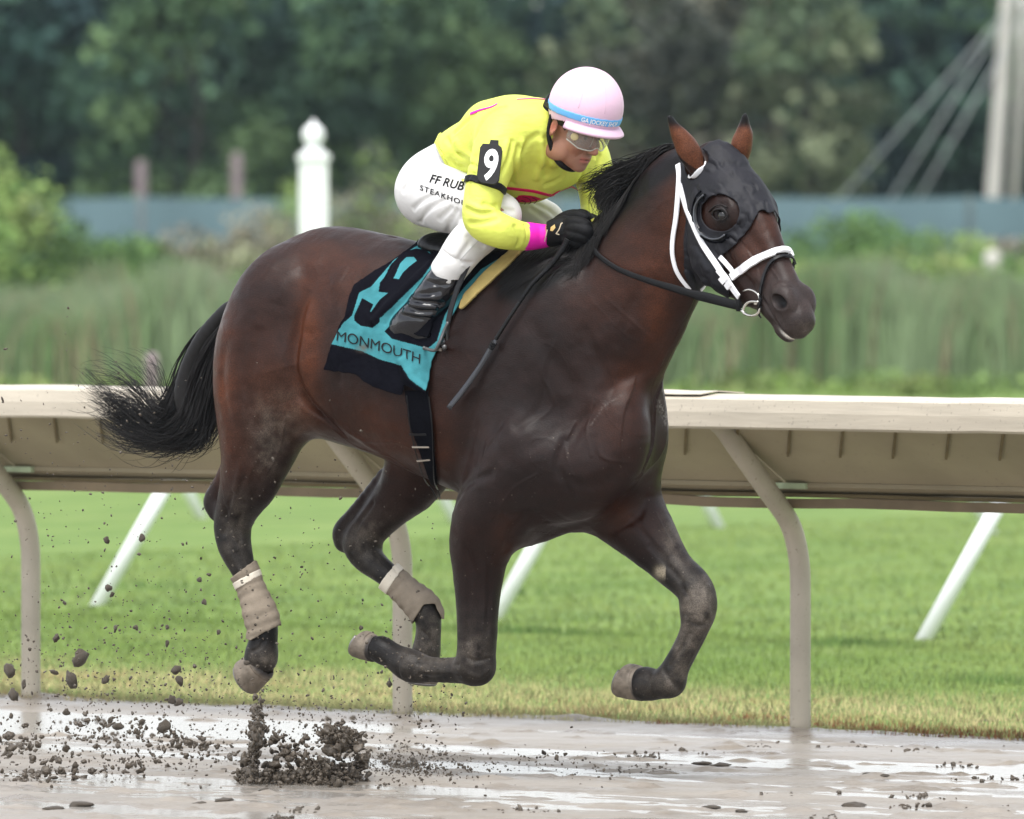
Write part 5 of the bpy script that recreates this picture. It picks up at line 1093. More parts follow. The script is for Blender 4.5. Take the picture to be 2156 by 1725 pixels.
# ================================================================== THE RIDER
yellow = mat('yellow_silk', (.66, .72, .12), .55, .3, noise=.04, nscale=12, bump=.4, bscale=26, bdist=.008, sheen=0, stretch=(1, 1, 1.8))
pink_m = mat('magenta_cuff', (.80, .015, .42), .6, .3, noise=.08, nscale=20, bump=.4, bscale=60, bdist=.004)
redp = mat('crimson_print', (.62, .012, .09), .6, .3)
breech = mat('white_breeches', (.66, .65, .64), .5, .4, noise=.06, nscale=10, bump=.35, bscale=30, bdist=.005)
skin = mat('skin', rough=.5, spec=.4, attr='tint', noise=.06, nscale=50, bump=.15, bscale=300, bdist=.001)
skin.node_tree.nodes['Principled BSDF'].inputs['Subsurface Weight'].default_value = .12; skin.node_tree.nodes['Principled BSDF'].inputs['Subsurface Radius'].default_value = (.02, .008, .004)
glove_m = mat('black_glove', (.006, .006, .007), .7, .2, noise=.3, nscale=40, bump=.5, bscale=90, bdist=.004)
boot_m = mat('patent_boot', (.004, .004, .007), .08, .55, coat=.1, bump=.5, bscale=13, bdist=.02, noise=.1)
rider = empty('person', tuple(HO), -TH, 'jockey crouched over the racehorse in a yellow top, white breeches and pale pink helmet', 'person')
# --- skeleton of the whole figure; nodes are (px, py, w, r)
TOR = [(912, 402, 0, 60), (955, 346, 0, 60), (1003, 324, 0, 73), (1060, 311, 0, 84), (1108, 305, 0, 89), (1134, 310, -.02, 80)]
CHEST = [(1050, 352, 0, 45), (1105, 366, -.01, 62), (1155, 352, -.05, 54), (1186, 344, -.09, 48)]
ARMN = [(1062, 285, .14, 60), (1046, 320, .19, 50), (1030, 365, .23, 44), (1018, 412, .265, 39), (1015, 462, .285, 38), (1052, 486, .26, 35), (1096, 497, .185, 29), (1122, 498, .14, 25)]
ARMF = [(1190, 305, -.13, 60), (1228, 322, -.19, 50), (1248, 362, -.21, 42), (1256, 405, -.21, 36), (1256, 445, -.18, 32), (1246, 466, -.13, 26)]
THN = [(910, 408, .08, 64), (945, 424, .12, 66), (1000, 434, .15, 57), (1052, 450, .17, 44)]
SHN = [(1052, 456, .17, 43), (1012, 490, .195, 43), (980, 520, .225, 41), (948, 566, .245, 36)]
THF = [(915, 405, -.09, 66), (985, 425, -.14, 64), (1080, 445, -.2, 55), (1144, 466, -.23, 43)]
SHF = [(1144, 470, -.23, 43), (1100, 520, -.24, 42), (1060, 580, -.25, 34)]
BTN = [(949, 573, .246, 31), (932, 598, .247, 37), (905, 640, .248, 40), (880, 668, .248, 36), (852, 690, .248, 24), (832, 699, .248, 15)]
BTN2 = [(868, 680, .248, 34), (895, 702, .25, 24), (925, 716, .252, 16), (934, 722, .252, 12)]
HS_ = 1.03
def rj(L, k): return [(a, b, w, r * k) for a, b, w, r in L]
# --- head frame: turned towards the camera and bowed
hyaw, hpit = R(43 + 0), R(27)
_hv = np.array([0.0, 1, 0])           # camera looks along +y
fwdw = np.array([math.cos(hpit) * math.cos(hyaw), -math.cos(hpit) * math.sin(hyaw), -math.sin(hpit)])
upw = np.array([math.sin(hpit) * math.cos(hyaw), -math.sin(hpit) * math.sin(hyaw), math.cos(hpit)])
lfw = np.cross(upw, fwdw); JR = np.stack([HR @ fwdw, HR @ lfw, HR @ upw]); JO = H(1211, 262, .045)
def jp(x, y, z): return JO + (np.array([x, y, z]) * HS_) @ JR
def jell(F_, x, y, z, rx, ry, rz, k=.012, ang=0.0, kind='u', yaw=0.0):
    M = np.array([[math.cos(ang), 0, math.sin(ang)], [0, 1, 0], [-math.sin(ang), 0, math.cos(ang)]]) @ np.array([[math.cos(yaw), math.sin(yaw), 0], [-math.sin(yaw), math.cos(yaw), 0], [0, 0, 1]]) @ JR
    F_.ell(jp(x, y, z), np.array([rx, ry, rz]) * HS_, k=k, kind=kind, Rm=M)
B = Field()
for L, s_, sy in ((TOR, .80, 1.28), (ARMN, .78, 1), (ARMF, .78, 1), (THN, .82, 1), (SHN, .78, 1), (THF, .82, 1), (SHF, .78, 1), (BTN, .66, 1), (BTN2, .6, 1)): B.chain(HN(rj(L, s_)), k=.04, sy=sy)
B.chain([tuple(H(1140, 300, 0)) + (.075,), tuple(H(1170, 285, .02)) + (.058,), tuple(jp(-.02, 0, -.05)) + (.055,)], k=.03)
jell(B, -.012, 0, .035, .098, .076, .092, k=.02)                      # cranium
jell(B, .030, 0, -.045, .062, .060, .078, k=.02)                      # face
jell(B, .050, 0, -.088, .040, .040, .032, k=.02)                      # jaw
jell(B, .072, 0, -.108, .020, .021, .017, k=.014)                     # chin
for sg in (-1, 1):
    jell(B, .058, .040 * sg, -.040, .026, .022, .020, k=.018)         # cheekbone
    jell(B, .074, .030 * sg, .016, .018, .026, .010, k=.014)          # brow
    jell(B, .098, .030 * sg, -.006, .020, .017, .011, k=.010, kind='s')
    jell(B, .073, .030 * sg, -.006, .0125, .0125, .0125, k=.003)      # eyeball
    jell(B, .100, .0095 * sg, -.044, .010, .008, .0075, k=.006)       # nostril wing
    jell(B, .105, .0075 * sg, -.0515, .005, .0038, .004, k=.003, kind='s')
    jell(B, .010, .055 * sg, -.085, .045, .016, .030, k=.02, ang=R(20))
    jell(B, -.012, .078 * sg, -.016, .017, .007, .031, k=.006, ang=R(-8), yaw=R(20 * sg))     # ear
    jell(B, -.006, .086 * sg, -.012, .009, .006, .018, k=.005, kind='s', ang=R(-8))
def jch(F_, pts, k=.008, kind='u'): F_.chain([tuple(jp(*p[:3])) + (p[3] * HS_,) for p in pts], k=k, kind=kind, soft=.002)
jch(B, [(.083, 0, .008, .008), (.095, 0, -.012, .0085), (.106, 0, -.030, .009), (.112, 0, -.040, .0105)], k=.010)   # nose
jch(B, [(.078, .024, -.0735, .0035), (.088, .012, -.070, .0055), (.0925, 0, -.0705, .0055), (.088, -.012, -.070, .0055), (.078, -.024, -.0735, .0035)], k=.006)
jch(B, [(.078, .020, -.080, .004), (.086, .010, -.083, .0065), (.089, 0, -.0835, .0068), (.086, -.010, -.083, .0065), (.078, -.020, -.080, .004)], k=.006)
B.groove3([jp(.078, .025, -.0765), jp(.090, .012, -.0765), jp(.096, 0, -.0768), jp(.090, -.012, -.0765), jp(.078, -.025, -.0765)], .0045, .0028)
B.groove3([jp(.085, .018, -.045), jp(.082, .028, -.062), jp(.074, .034, -.076)], .0018, .004); B.groove3([jp(.085, -.018, -.045), jp(.082, -.028, -.062), jp(.074, -.034, -.076)], .0018, .004)
# hands: palm, four bent fingers and a thumb each
def hand(F_, sc, near):
    if near:
        F_.chain(HN([(1120, 498, .125, 22 * sc), (1150, 495, .115, 21 * sc), (1172, 488, .11, 27 * sc), (1192, 484, .105, 27 * sc)]), k=.012)
        kn = [(1206, 468, .125), (1209, 481, .130), (1205, 494, .130), (1198, 506, .125)]; md = [(1232, 474, .115), (1235, 487, .12), (1229, 500, .12), (1217, 512, .115)]
        ed_ = [(1236, 490, .085), (1237, 501, .09), (1229, 511, .09), (1216, 519, .09)]; tp = [(1220, 494, .07), (1221, 504, .075), (1214, 512, .075), (1204, 517, .075)]
        for a, b_, c, d, r in zip(kn, md, ed_, tp, (11.5, 12, 11.5, 10)): F_.chain(HN([(1188, (a[1] + 486) / 2, .11, 12 * sc), a + (r * sc,), b_ + (r * .95 * sc,), c + (r * .88 * sc,), d + (r * .78 * sc,)]), k=.004)
        F_.chain(HN([(1170, 474, .09, 13 * sc), (1190, 460, .085, 13 * sc), (1212, 454, .085, 12 * sc), (1232, 458, .085, 10 * sc)]), k=.006)
    else:
        F_.chain(HN([(1246, 466, -.13, 20 * sc), (1240, 474, -.10, 22 * sc), (1232, 480, -.07, 24 * sc)]), k=.012)
        for i in range(4): F_.chain(HN([(1228 + 3 * i, 474 + 5 * i, -.06, 11 * sc), (1216 + 4 * i, 466 + 8 * i, -.03, 11 * sc), (1210 + 5 * i, 478 + 8 * i, -.01, 10 * sc), (1220 + 4 * i, 488 + 7 * i, -.01, 8.5 * sc)]), k=.004)
        F_.chain(HN([(1240, 464, -.08, 12 * sc), (1228, 454, -.05, 11.5 * sc), (1214, 452, -.03, 9 * sc)]), k=.005)
hand(B, .80, True); hand(B, .80, False)
V, F = B.mesh(.0058, sub=1); print('rider body', len(V), _tm.time() - _t0)
q = ((V - JO) @ JR.T) / HS_; inh = np.linalg.norm(q, axis=1) < .2; col = np.tile([.31, .15, .098], (len(V), 1))
def spot(x, y, z, r, c, a, both=True):
    yy = np.abs(q[:, 1]) if both else q[:, 1]; w = a * np.exp(-((q[:, 0] - x) ** 2 + (yy - y) ** 2 + (q[:, 2] - z) ** 2) / r ** 2) * inh; global col; col = col + (np.array(c) - col) * np.clip(w, 0, 1)[:, None]
spot(.112, 0, -.035, .016, (.52, .20, .14), .6); spot(.062, .042, -.045, .02, (.50, .20, .13), .5); spot(.080, 0, -.098, .028, (.30, .17, .13), .55); spot(.088, 0, -.062, .018, (.34, .19, .14), .5)
lip = np.exp(-((q[:, 2] + .077) / .009) ** 2) * (np.abs(q[:, 1]) < .024) * (q[:, 0] > .07); col = col + (np.array([.42, .12, .10]) - col) * np.clip(lip, 0, 1)[:, None] * .8
ml = np.exp(-((q[:, 2] + .0767) / .0016) ** 2) * (np.abs(q[:, 1]) < .024) * (q[:, 0] > .07); col = col + (np.array([.06, .02, .02]) - col) * np.clip(ml, 0, 1)[:, None] * .9
spot(.108, .0075, -.052, .005, (.06, .02, .02), 1.2); spot(.080, .030, .017, .009, (.03, .02, .015), 1.1); spot(.085, .030, -.006, .0075, (.02, .012, .01), 1.4); spot(.07, .045, -.006, .012, (.3, .15, .1), .3)
spot(-.01, .083, -.014, .02, (.55, .16, .10), .6); hair = (q[:, 2] > .012) * (q[:, 0] < .055) * inh + (q[:, 0] < -.035) * (q[:, 2] > -.06) * inh; col = col + (np.array([.025, .018, .014]) - col) * np.clip(hair, 0, 1)[:, None]
me = mesh_np('body', V, F); color_attr(me, np.clip(col, 0, 1)); link('body', me, skin, rider)
# --- jersey
def folds(F_, lines, amp, sig):
    if not hasattr(F_, 'bv'): F_.probe(.013)
    F_.etch(lines, amp, sig)
J = Field(); J.chain(HN(TOR), k=.05, sy=1.3); J.chain(HN(ARMN), k=.05); J.chain(HN(ARMF), k=.05)
J.chain(HN([(1120, 285, .03, 60), (1142, 290, .03, 52), (1156, 296, .03, 47)]), k=.03); J.chain(HN(CHEST), k=.04); J.chain(HN([(1130, 296, .03, 50), (1152, 304, .045, 42), (1168, 318, .05, 34)]), k=.02)
J.ell(H(1125, 264, .0), (.09, .16, .08), k=.05)
J.chain(HN([(1030, 262, .06, 50), (1080, 262, .10, 55), (1130, 268, .08, 50)]), k=.05)
folds(J, [[(1078, 300, .24), (1068, 340, .26), (1050, 372, .27)], [(1092, 310, .22), (1085, 350, .24), (1075, 385, .22)], [(1000, 330, .26), (990, 370, .28), (985, 410, .28)], [(1130, 285, .18), (1110, 300, .2), (1098, 325, .22)],
          [(985, 440, .31), (1010, 450, .32), (1035, 448, .28)], [(990, 470, .31), (1015, 470, .32), (1045, 462, .28)], [(1020, 430, .3), (1032, 436, .3), (1044, 434, .28)], [(1085, 478, .2), (1095, 498, .2), (1090, 518, .2)], [(1108, 476, .16), (1113, 498, .17), (1108, 520, .16)],
          [(940, 292, .16), (975, 330, .18), (1000, 350, .2)], [(950, 340, .2), (975, 352, .22), (998, 368, .22)], [(1150, 290, .15), (1155, 330, .15), (1150, 370, .12)], [(1190, 350, .08), (1180, 375, .08), (1150, 390, .1)], [(1230, 350, -.1), (1222, 380, -.12), (1215, 392, -.12)],
          [(1262, 330, -.12), (1250, 365, -.12), (1238, 395, -.14)], [(1275, 390, -.16), (1255, 400, -.15), (1235, 402, -.15)], [(1060, 225, .1), (1020, 250, .16), (1000, 290, .2)], [(1000, 240, .1), (975, 262, .14), (955, 280, .15)]], .0085, .0085)
folds(J, [[(1070, 300, .24), (1058, 340, .26), (1042, 368, .27)], [(985, 430, .31), (1010, 440, .32), (1040, 440, .28)], [(1100, 300, .2), (1092, 340, .22), (1086, 380, .2)], [(1140, 300, .15), (1142, 340, .15), (1130, 375, .14)], [(1252, 340, -.12), (1240, 370, -.12), (1230, 395, -.14)], [(960, 300, .16), (990, 330, .2), (1010, 345, .22)]], -.0075, .010)
V, F = J.mesh(.0075, sub=1); P = to_px(V); N_ = normals(V, F)
hem = in_poly(P, [(700, 200), (926, 283), (918, 300), (934, 330), (950, 366), (985, 385), (990, 420), (940, 520), (700, 600)]) & (V[:, 1] > -.3)
keepj = ~hem & ~((P[:, 0] > 1112) & (P[:, 1] > 472) & (V[:, 1] < -.02) & (P[:, 1] - 472 + (P[:, 0] - 1118) * 4 > 0) & (P[:, 0] - 1118 + (P[:, 1] - 498) * -.25 > 0)) & ~((np.linalg.norm(V - H(1244, 472, -.12), axis=1) < .034))
fk = keepj[F].all(1); f = F[fk]; u = np.unique(f); mp_ = np.full(len(V), -1); mp_[u] = np.arange(len(u)); jme = mesh_np('jersey', V[u], mp_[f]); jer = link('jersey', jme, yellow, rider); md = jer.modifiers.new('thick', 'SOLIDIFY'); md.thickness = .003; md.offset = -1
jb = BVHTree.FromPolygons([tuple(v) for v in V], F.tolist())
waist = [hit(a, b, jb) for a, b in ((927, 283), (919, 300), (932, 328), (950, 362), (968, 376), (984, 382))]
strap3('waistband', [p[0] for p in waist], [p[1] for p in waist], [.006] * 6, yellow, jer, .001, .004)
# red trim across the chest, a rose, and the seam on the shoulders
strap('chest_stripe', [(1068, 396), (1095, 399), (1125, 403), (1158, 411), (1172, 409), (1190, 404), (1208, 400)], 8, redp, jer, .001, .002, bv=jb)
strap('back_stripe', [(991, 240), (1010, 233), (1035, 226), (1048, 219)], 7, pink_m, jer, .001, .002, bv=jb, w1=3); strap('back_stripe', [(1088, 210), (1120, 209), (1147, 210)], 2.5, pink_m, jer, .001, .002, bv=jb)
def blob(name, pts, mat_, parent, bv, off):
    c = np.mean(pts, 0); bm = bmesh.new(); rings = []
    for k in (0, .5, 1): rings.append([bm.verts.new(Vector(hit(*(c + (np.array(p) - c) * max(k, .01)), bv)[0]) + hit(*(c + (np.array(p) - c) * max(k, .01)), bv)[1] * off) for p in pts])
    for r0, r1 in zip(rings[:-1], rings[1:]):
        for i in range(len(pts)): bm.faces.new((r0[i], r0[(i + 1) % len(pts)], r1[(i + 1) % len(pts)], r1[i]))
    me = bpy.data.meshes.new(name); bm.to_mesh(me); bm.free(); return link(name, me, mat_, parent)
rose = blob('rose_print', [(1087, 417), (1092, 411), (1102, 410), (1115, 411), (1126, 413), (1140, 418), (1152, 421), (1146, 424), (1128, 427), (1112, 430), (1100, 431), (1090, 424)], redp, jer, jb, .002)
leafp = mat('dark_green_print', (.02, .07, .03), .7)
blob('rose_leaf', [(1082, 416), (1088, 415), (1092, 422), (1098, 430), (1106, 432), (1090, 434), (1084, 428)], leafp, jer, jb, .0015)
for L in ([(1100, 413), (1112, 416), (1118, 423), (1112, 429)], [(1098, 420), (1106, 424), (1104, 430)], [(1120, 415), (1130, 420), (1124, 427)]): strap('petal_line', L, 1.8, mat('dark_line', (.10, .0, .02), .7), rose, .003, .001, bv=jb, n=3)
# cuff
f = Field(); f.chain(HN([(1100, 498, .178, 28), (1114, 498, .155, 27), (1132, 498, .13, 24.5), (1152, 497, .115, 22)]), k=.005); V, F = f.mesh(.006, sub=1); link('cuff', mesh_np('cuff', V, F), pink_m, rider)
f = Field(); f.chain(HN([(1092, 497, .192, 30), (1103, 497.5, .172, 29)]), k=.004); V, F = f.mesh(.006, sub=1); link('sleeve_hem', mesh_np('sleeve_hem', V, F), yellow, rider)
# gloves
f = Field(); hand(f, 1.0, True); f.chain(HN([(1148, 497, .115, 22), (1160, 494, .112, 24)]), k=.01); V, F = f.mesh(.0042, sub=1); gb = BVHTree.FromPolygons([tuple(v) for v in V], F.tolist()); keepg = to_px(V)[:, 0] > 1150; fk = keepg[F].all(1)
gl = link('glove', mesh_np('glove', V, F[fk]), glove_m, rider)
for L in ([(1182, 471), (1177, 484), (1171, 492)], [(1182, 471), (1185, 470)], [(1171, 492), (1178, 494)], [(1153, 484), (1150, 497), (1147, 508)]): strap('piping', L, 2.2, mat('pale_piping', (.6, .5, .36), .7), gl, .001, .0015, bv=gb, n=4)
blob('glove_badge', [(1160, 479), (1168, 473), (1170, 480), (1164, 487), (1159, 486)], mat('ochre_badge', (.55, .38, .14), .7), gl, gb, .0015)
f = Field(); hand(f, 1.0, False); V, F = f.mesh(.0042, sub=1); g2 = link('glove', mesh_np('glove', V, F), glove_m, rider); gb2 = BVHTree.FromPolygons([tuple(v) for v in V], F.tolist())
strap('glove_tag', [(1227, 452), (1236, 458)], 5, white_strap, g2, .002, .002, bv=gb2, n=2); strap('glove_tag', [(1243, 466), (1250, 462)], 5, mat('yellow_tag', (.8, .75, .1), .6), g2, .004, .002, bv=gb2, n=2)
# breeches
W_ = Field(); W_.chain(HN([(908, 402, 0, 62), (952, 352, 0, 58), (1000, 330, 0, 56)]), k=.06, sy=1.35)
W_.ell(H(903, 398, .06), (.080, .10, .105), k=.05); W_.ell(H(905, 396, -.07), (.08, .09, .10), k=.05)
W_.chain(HN(THN), k=.06); W_.chain(HN(SHN), k=.018); W_.chain(HN(THF), k=.06); W_.chain(HN(SHF), k=.018)
folds(W_, [[(870, 440, .26), (895, 420, .27), (930, 405, .27)], [(885, 470, .24), (905, 440, .26), (940, 420, .27)], [(915, 490, .22), (925, 462, .25), (950, 440, .26)], [(942, 490, .22), (950, 465, .25), (962, 445, .26)], [(965, 488, .22), (970, 465, .25), (975, 450, .26)],
           [(850, 400, .2), (870, 375, .22), (905, 355, .22)], [(868, 360, .18), (895, 340, .2), (930, 335, .2)], [(1030, 430, .3), (1050, 440, .3), (1080, 445, .28)], [(985, 500, .3), (1000, 515, .3), (1015, 520, .3)], [(930, 530, .3), (950, 545, .3), (990, 555, .3)], [(920, 545, .3), (945, 565, .3), (975, 570, .3)],
           [(1000, 495, .3), (970, 540, .3), (950, 580, .3)], [(1130, 430, -.15), (1150, 440, -.15), (1170, 455, -.16)], [(1120, 440, -.12), (1140, 455, -.14), (1160, 470, -.15)]], .0075, .0085)
qc = H(938, 579, .245); ec_ = H(938 - 32, 579 + 46, .245) - qc; ec_ /= np.linalg.norm(ec_); W_._add('s', lambda P: -((P - qc) @ ec_), qc - .11, qc + .11, .003)
V, F = W_.mesh(.0075, sub=1); P = to_px(V); kb = ~((P[:, 1] > 570) & (V[:, 1] > 0))
fk = kb[F].all(1); bre = link('breeches', mesh_np('breeches', V, F[fk]), breech, rider); bb = BVHTree.FromPolygons([tuple(v) for v in V], F.tolist())
strap('seam', [(1010, 505), (985, 530), (960, 560), (945, 584)], 1.2, mat('grey_stitch', (.45, .45, .45), .8), bre, .0005, .0008, bv=bb)
def l1(u, v): return (885 + 95 * u + v * 9, 368 + 30 * u + 3 * u * u - v * 27)
def l2(u, v): return (893 + 92 * u + v * 3, 407 + 34 * u - v * 15)
def l1b(u, v): return (903 + 88 * u + v * 7, 384 + 22 * u - v * 24)
lettering('FF RUBY', l1b, ink, bre, bb, .0022, shear=.12, bold=.018)
lettering('STEAKHOUSE', lambda u, v: (884 + 118 * u + v * 2, 400 + 42 * u - v * 15), ink, bre, bb, .0022, space=1.15, bold=.012)
f = Field(); f.chain(HN([(954, 556, .245, 38), (944, 571, .246, 38)]), k=.004); f._add('s', lambda P: -((P - qc) @ ec_), qc - .2, qc + .2, .003); V, F = f.mesh(.006, sub=1); link('hem', mesh_np('hem', V, F), breech, rider)
# boots
f = Field(); f.chain(HN(BTN), k=.015); f.chain(HN(BTN2), k=.03); f.chain(HN([(820, 694, .248, 16), (845, 688, .248, 24)]), k=.03)
q0 = H(870, 716, .25); e_ = H(870 + 22, 716 + 6, .25) - q0; e_ = np.cross(e_ / np.linalg.norm(e_), [0, 1, 0]); e_ = e_ if e_[2] > 0 else -e_
f._add('s', lambda P: -((P - q0) @ e_) * -1.0 * -1.0 * -1.0 if False else ((P - q0) @ e_) , q0 - .2, q0 + .2, .004)
folds(f, [[(925, 612, .3), (905, 618, .31), (880, 620, .31)], [(930, 640, .3), (900, 636, .31), (870, 632, .31)], [(910, 655, .3), (885, 656, .31), (862, 648, .31)], [(900, 672, .3), (870, 668, .31), (845, 664, .31)], [(945, 598, .3), (925, 600, .3), (900, 594, .3)]], .009, .008)
folds(f, [[(928, 626, .3), (900, 628, .31), (872, 626, .31)], [(915, 648, .3), (890, 646, .31), (864, 640, .31)], [(905, 664, .3), (878, 662, .31), (852, 656, .31)]], -.006, .008)
V, F = f.mesh(.0055, sub=1); boot = link('boot', mesh_np('boot', V, F), boot_m, rider)
sl = [(H(x, y, .252) ) for x, y in ((811, 697), (822, 704), (850, 712), (885, 721), (915, 731), (938, 736))]
mb = MB()
for i, p in enumerate(sl):
    hw = (.020, .030, .032, .034, .036, .022)[i]; t_ = .010
    for yy in (-hw, hw):
        for z_ in (0, -t_): mb.V.append((p[0], p[1] + yy, p[2] + z_ + .004))
for i in range(len(sl) - 1): k = i * 4; mb.F += [(k, k + 4, k + 6, k + 2), (k + 1, k + 3, k + 7, k + 5), (k, k + 1, k + 5, k + 4), (k + 2, k + 6, k + 7, k + 3)]
mb.F += [(0, 2, 3, 1), (20, 21, 23, 22)]
mb.build('sole', mat('boot_sole', (.16, .14, .12), .8, .2), boot, smooth=False)
f = Field(); f.chain(HN([(1062, 575, -.25, 34), (1030, 620, -.25, 38), (1000, 660, -.25, 34), (975, 690, -.25, 26)]), k=.02); f.chain(HN([(990, 680, -.25, 30), (1020, 705, -.25, 22), (1045, 715, -.25, 14)]), k=.03); V, F = f.mesh(.009, sub=1); link('boot', mesh_np('boot', V, F), boot_m, rider)
# --- helmet
helm_m = mat('pale_pink_cap', (.72, .49, .62), .45, .35, noise=.02, bump=.08, bscale=50); cap_blk = mat('black_harness', (.005, .005, .006), .5, .25); band_m = mat('blue_band', (.14, .42, .76), .5, .3)
HC = H(1234, 224, .045); hax = R(12); HR3 = np.stack([JR[0] * math.cos(hax) - JR[2] * math.sin(hax) * 0, JR[1], JR[2]])
_f = JR[0] * math.cos(R(-9)) + JR[2] * math.sin(R(-9)) * -1; _f = JR[0] * math.cos(R(9)) + JR[2] * math.sin(R(9)); _u = np.cross(_f, JR[1]); _u = _u if _u @ JR[2] > 0 else -_u; HRM = np.stack([_f, JR[1], _u])
def cp3(x, y, z): return HC + np.array([x, y, z]) @ HRM
f = Field(); f.ell(HC, (.124, .112, .124), k=.01, Rm=HRM)
V, F = f.mesh(.006, sub=1); ql = (V - HC) @ HRM.T; low = -.042 + .0 * ql[:, 0]
k_ = ql[:, 2] > -.048 - .018 * sst(.02, -.1, ql[:, 0]); fk = k_[F].all(1); N_ = normals(V, F)
helm = link('helmet', mesh_np('helmet', V, F[fk]), helm_m, rider); md = helm.modifiers.new('thick', 'SOLIDIFY'); md.thickness = .008; md.offset = -1; hbv = BVHTree.FromPolygons([tuple(v) for v in V], F.tolist())
bk = (ql[:, 2] < -.006 + .0) & (ql[:, 2] > -.030); band = patch(V, F, N_, bk, .0012, 'band', band_m, helm, thick=.001, soft=3)
# peak
ns_ = 24; mb = MB(); rr_ = []
for i in range(ns_ + 1):
    a = R(-78 + 156 * i / ns_); ext = .024 * math.cos(a * 1.0) ** .7 if abs(a) < R(80) else 0
    for (o_, zz) in ((-.004, -.036), (ext * .5, -.044), (ext, -.054), (ext + .003, -.060), (ext - .002, -.065), (ext * .4, -.056), (-.008, -.050)):
        x = (.119 + o_) * math.cos(a); y = (.108 + o_) * math.sin(a); mb.V.append(tuple(cp3(x, y, zz)))
for i in range(ns_):
    for j in range(7): a = i * 7 + j; b_ = i * 7 + (j + 1) % 7; mb.F.append((a, b_, b_ + 7, a + 7))
mb.F += [tuple(range(7)), tuple(ns_ * 7 + j for j in reversed(range(7)))]
mb.build('peak', helm_m, helm)
for a0 in (-62, -20, 20, 62):
    L = [cp3(.124 * math.cos(R(a0)) * math.cos(R(e)) * 1.001, .112 * math.sin(R(a0)) * math.cos(R(e)) * 1.001, .124 * math.sin(R(e)) * 1.001) for e in range(5, 80, 8)]
    MB().tube([tuple(p) for p in L], .0008, 5).build('seam', mat('seam_shade', (.62, .45, .55), .6), helm)
def hb_txt(u, v):
    a = R(-56 + 66 * u + 2); z_ = -.0275 + v * .0205; s_ = math.sqrt(max(0, 1 - (z_ / .124) ** 2)); return Vector(cp3(.124 * math.cos(a) * s_, .112 * math.sin(a) * s_, z_)), Vector(HRM[0] * math.cos(a) + HRM[1] * math.sin(a))
bm, w_ = text_mesh('GA JOCKEY SHOP', bold=.018)
for v in bm.verts: p, n = hb_txt(v.co.x / w_, v.co.y); v.co = p + n * .0032
me = bpy.data.meshes.new('lettering'); bm.to_mesh(me); bm.free(); link('lettering', me, white_print, band)
# liner, chin strap, ear strap
f = Field(); f.ell(HC - HRM[2] * .006, (.115, .103, .113), k=.01, Rm=HRM); V, F = f.mesh(.007, sub=1); ql = (V - HC) @ HRM.T; kk = (ql[:, 2] < -.03) & (ql[:, 2] > -.068) ; fk = kk[F].all(1); lin = link('liner', mesh_np('liner', V, F[fk]), cap_blk, helm); lin.modifiers.new('thick', 'SOLIDIFY').thickness = .006
hr = [H(1162, 205, .03), H(1156, 225, .02), H(1158, 243, .02), H(1166, 252, .03)]
f = Field(); f.chain([tuple(cp3(-.112, -.045, -.005)) + (.012,), tuple(cp3(-.112, -.05, -.045)) + (.014,), tuple(cp3(-.090, -.06, -.085)) + (.009,)], k=.01); f.chain([tuple(cp3(-.118, .02, -.0)) + (.016,), tuple(cp3(-.112, .0, -.06)) + (.016,)], k=.02); V, F = f.mesh(.006, sub=1); link('neck_harness', mesh_np('neck_harness', V, F), cap_blk, helm)
f = Field(); jch(f, [(-.035, -.082, .012, .005), (-.022, -.080, -.040, .006), (-.004, -.068, -.075, .008), (.018, -.052, -.106, .009), (.038, -.032, -.122, .0095), (.050, 0, -.128, .009), (.038, .032, -.122, .009), (.0, .072, -.075, .007), (-.02, .082, -.02, .005)], k=.004); V, F = f.mesh(.006, sub=1); link('chin_strap', mesh_np('chin_strap', V, F), cap_blk, helm)
# goggles: wrap-round clear lens with two lobes, soft black edge at the brow, strap to the back
gl_m = bpy.data.materials.new('clear_lens'); gl_m.use_nodes = True; nt = gl_m.node_tree; b = nt.nodes['Principled BSDF']; b.inputs['Base Color'].default_value = (.42, .40, .37, 1); b.inputs['Roughness'].default_value = .05; b.inputs['Alpha'].default_value = .26; b.inputs['Specular IOR Level'].default_value = 1.0; b.inputs['Coat Weight'].default_value = .6
tc = nt.nodes.new('ShaderNodeTexNoise'); tc.inputs['Scale'].default_value = 38; bp = nt.nodes.new('ShaderNodeBump'); bp.inputs['Strength'].default_value = .5; bp.inputs['Distance'].default_value = .006; nt.links.new(tc.outputs[0], bp.inputs['Height']); nt.links.new(bp.outputs[0], b.inputs['Normal'])
gog = empty('goggles'); gog.parent = rider
mb = MB(); mu, mv = 30, 8
def gsurf(a, t, o=0.0):
    y = .074 * math.sin(a); lobe = abs(math.sin(a)) ; x = .034 + (.080 + o) * math.cos(a) ** .75 if math.cos(a) > 0 else .03
    lo = -.034 + .012 * math.exp(-(y / .014) ** 2) + .010 * max(0, lobe - .8) * 5; hi = .026 - .008 * max(0, lobe - .8) * 5
    bul = math.sin(math.pi * t) ** .6 * .008; return jp(x + bul * math.cos(a), y + bul * math.sin(a) + (o * math.sin(a)), lo + (hi - lo) * t - .002)
for i in range(mu + 1):
    a = R(-84 + 168 * i / mu)
    for j in range(mv + 1): mb.V.append(tuple(gsurf(a, j / mv)))
for i in range(mu):
    for j in range(mv): k = i * (mv + 1) + j; mb.F.append((k, k + mv + 1, k + mv + 2, k + 1))
lens = mb.build('lens', gl_m, gog); lens.modifiers.new('thick', 'SOLIDIFY').thickness = .0012
edge_m = mat('clear_frame', (.55, .53, .46), .2, .6)
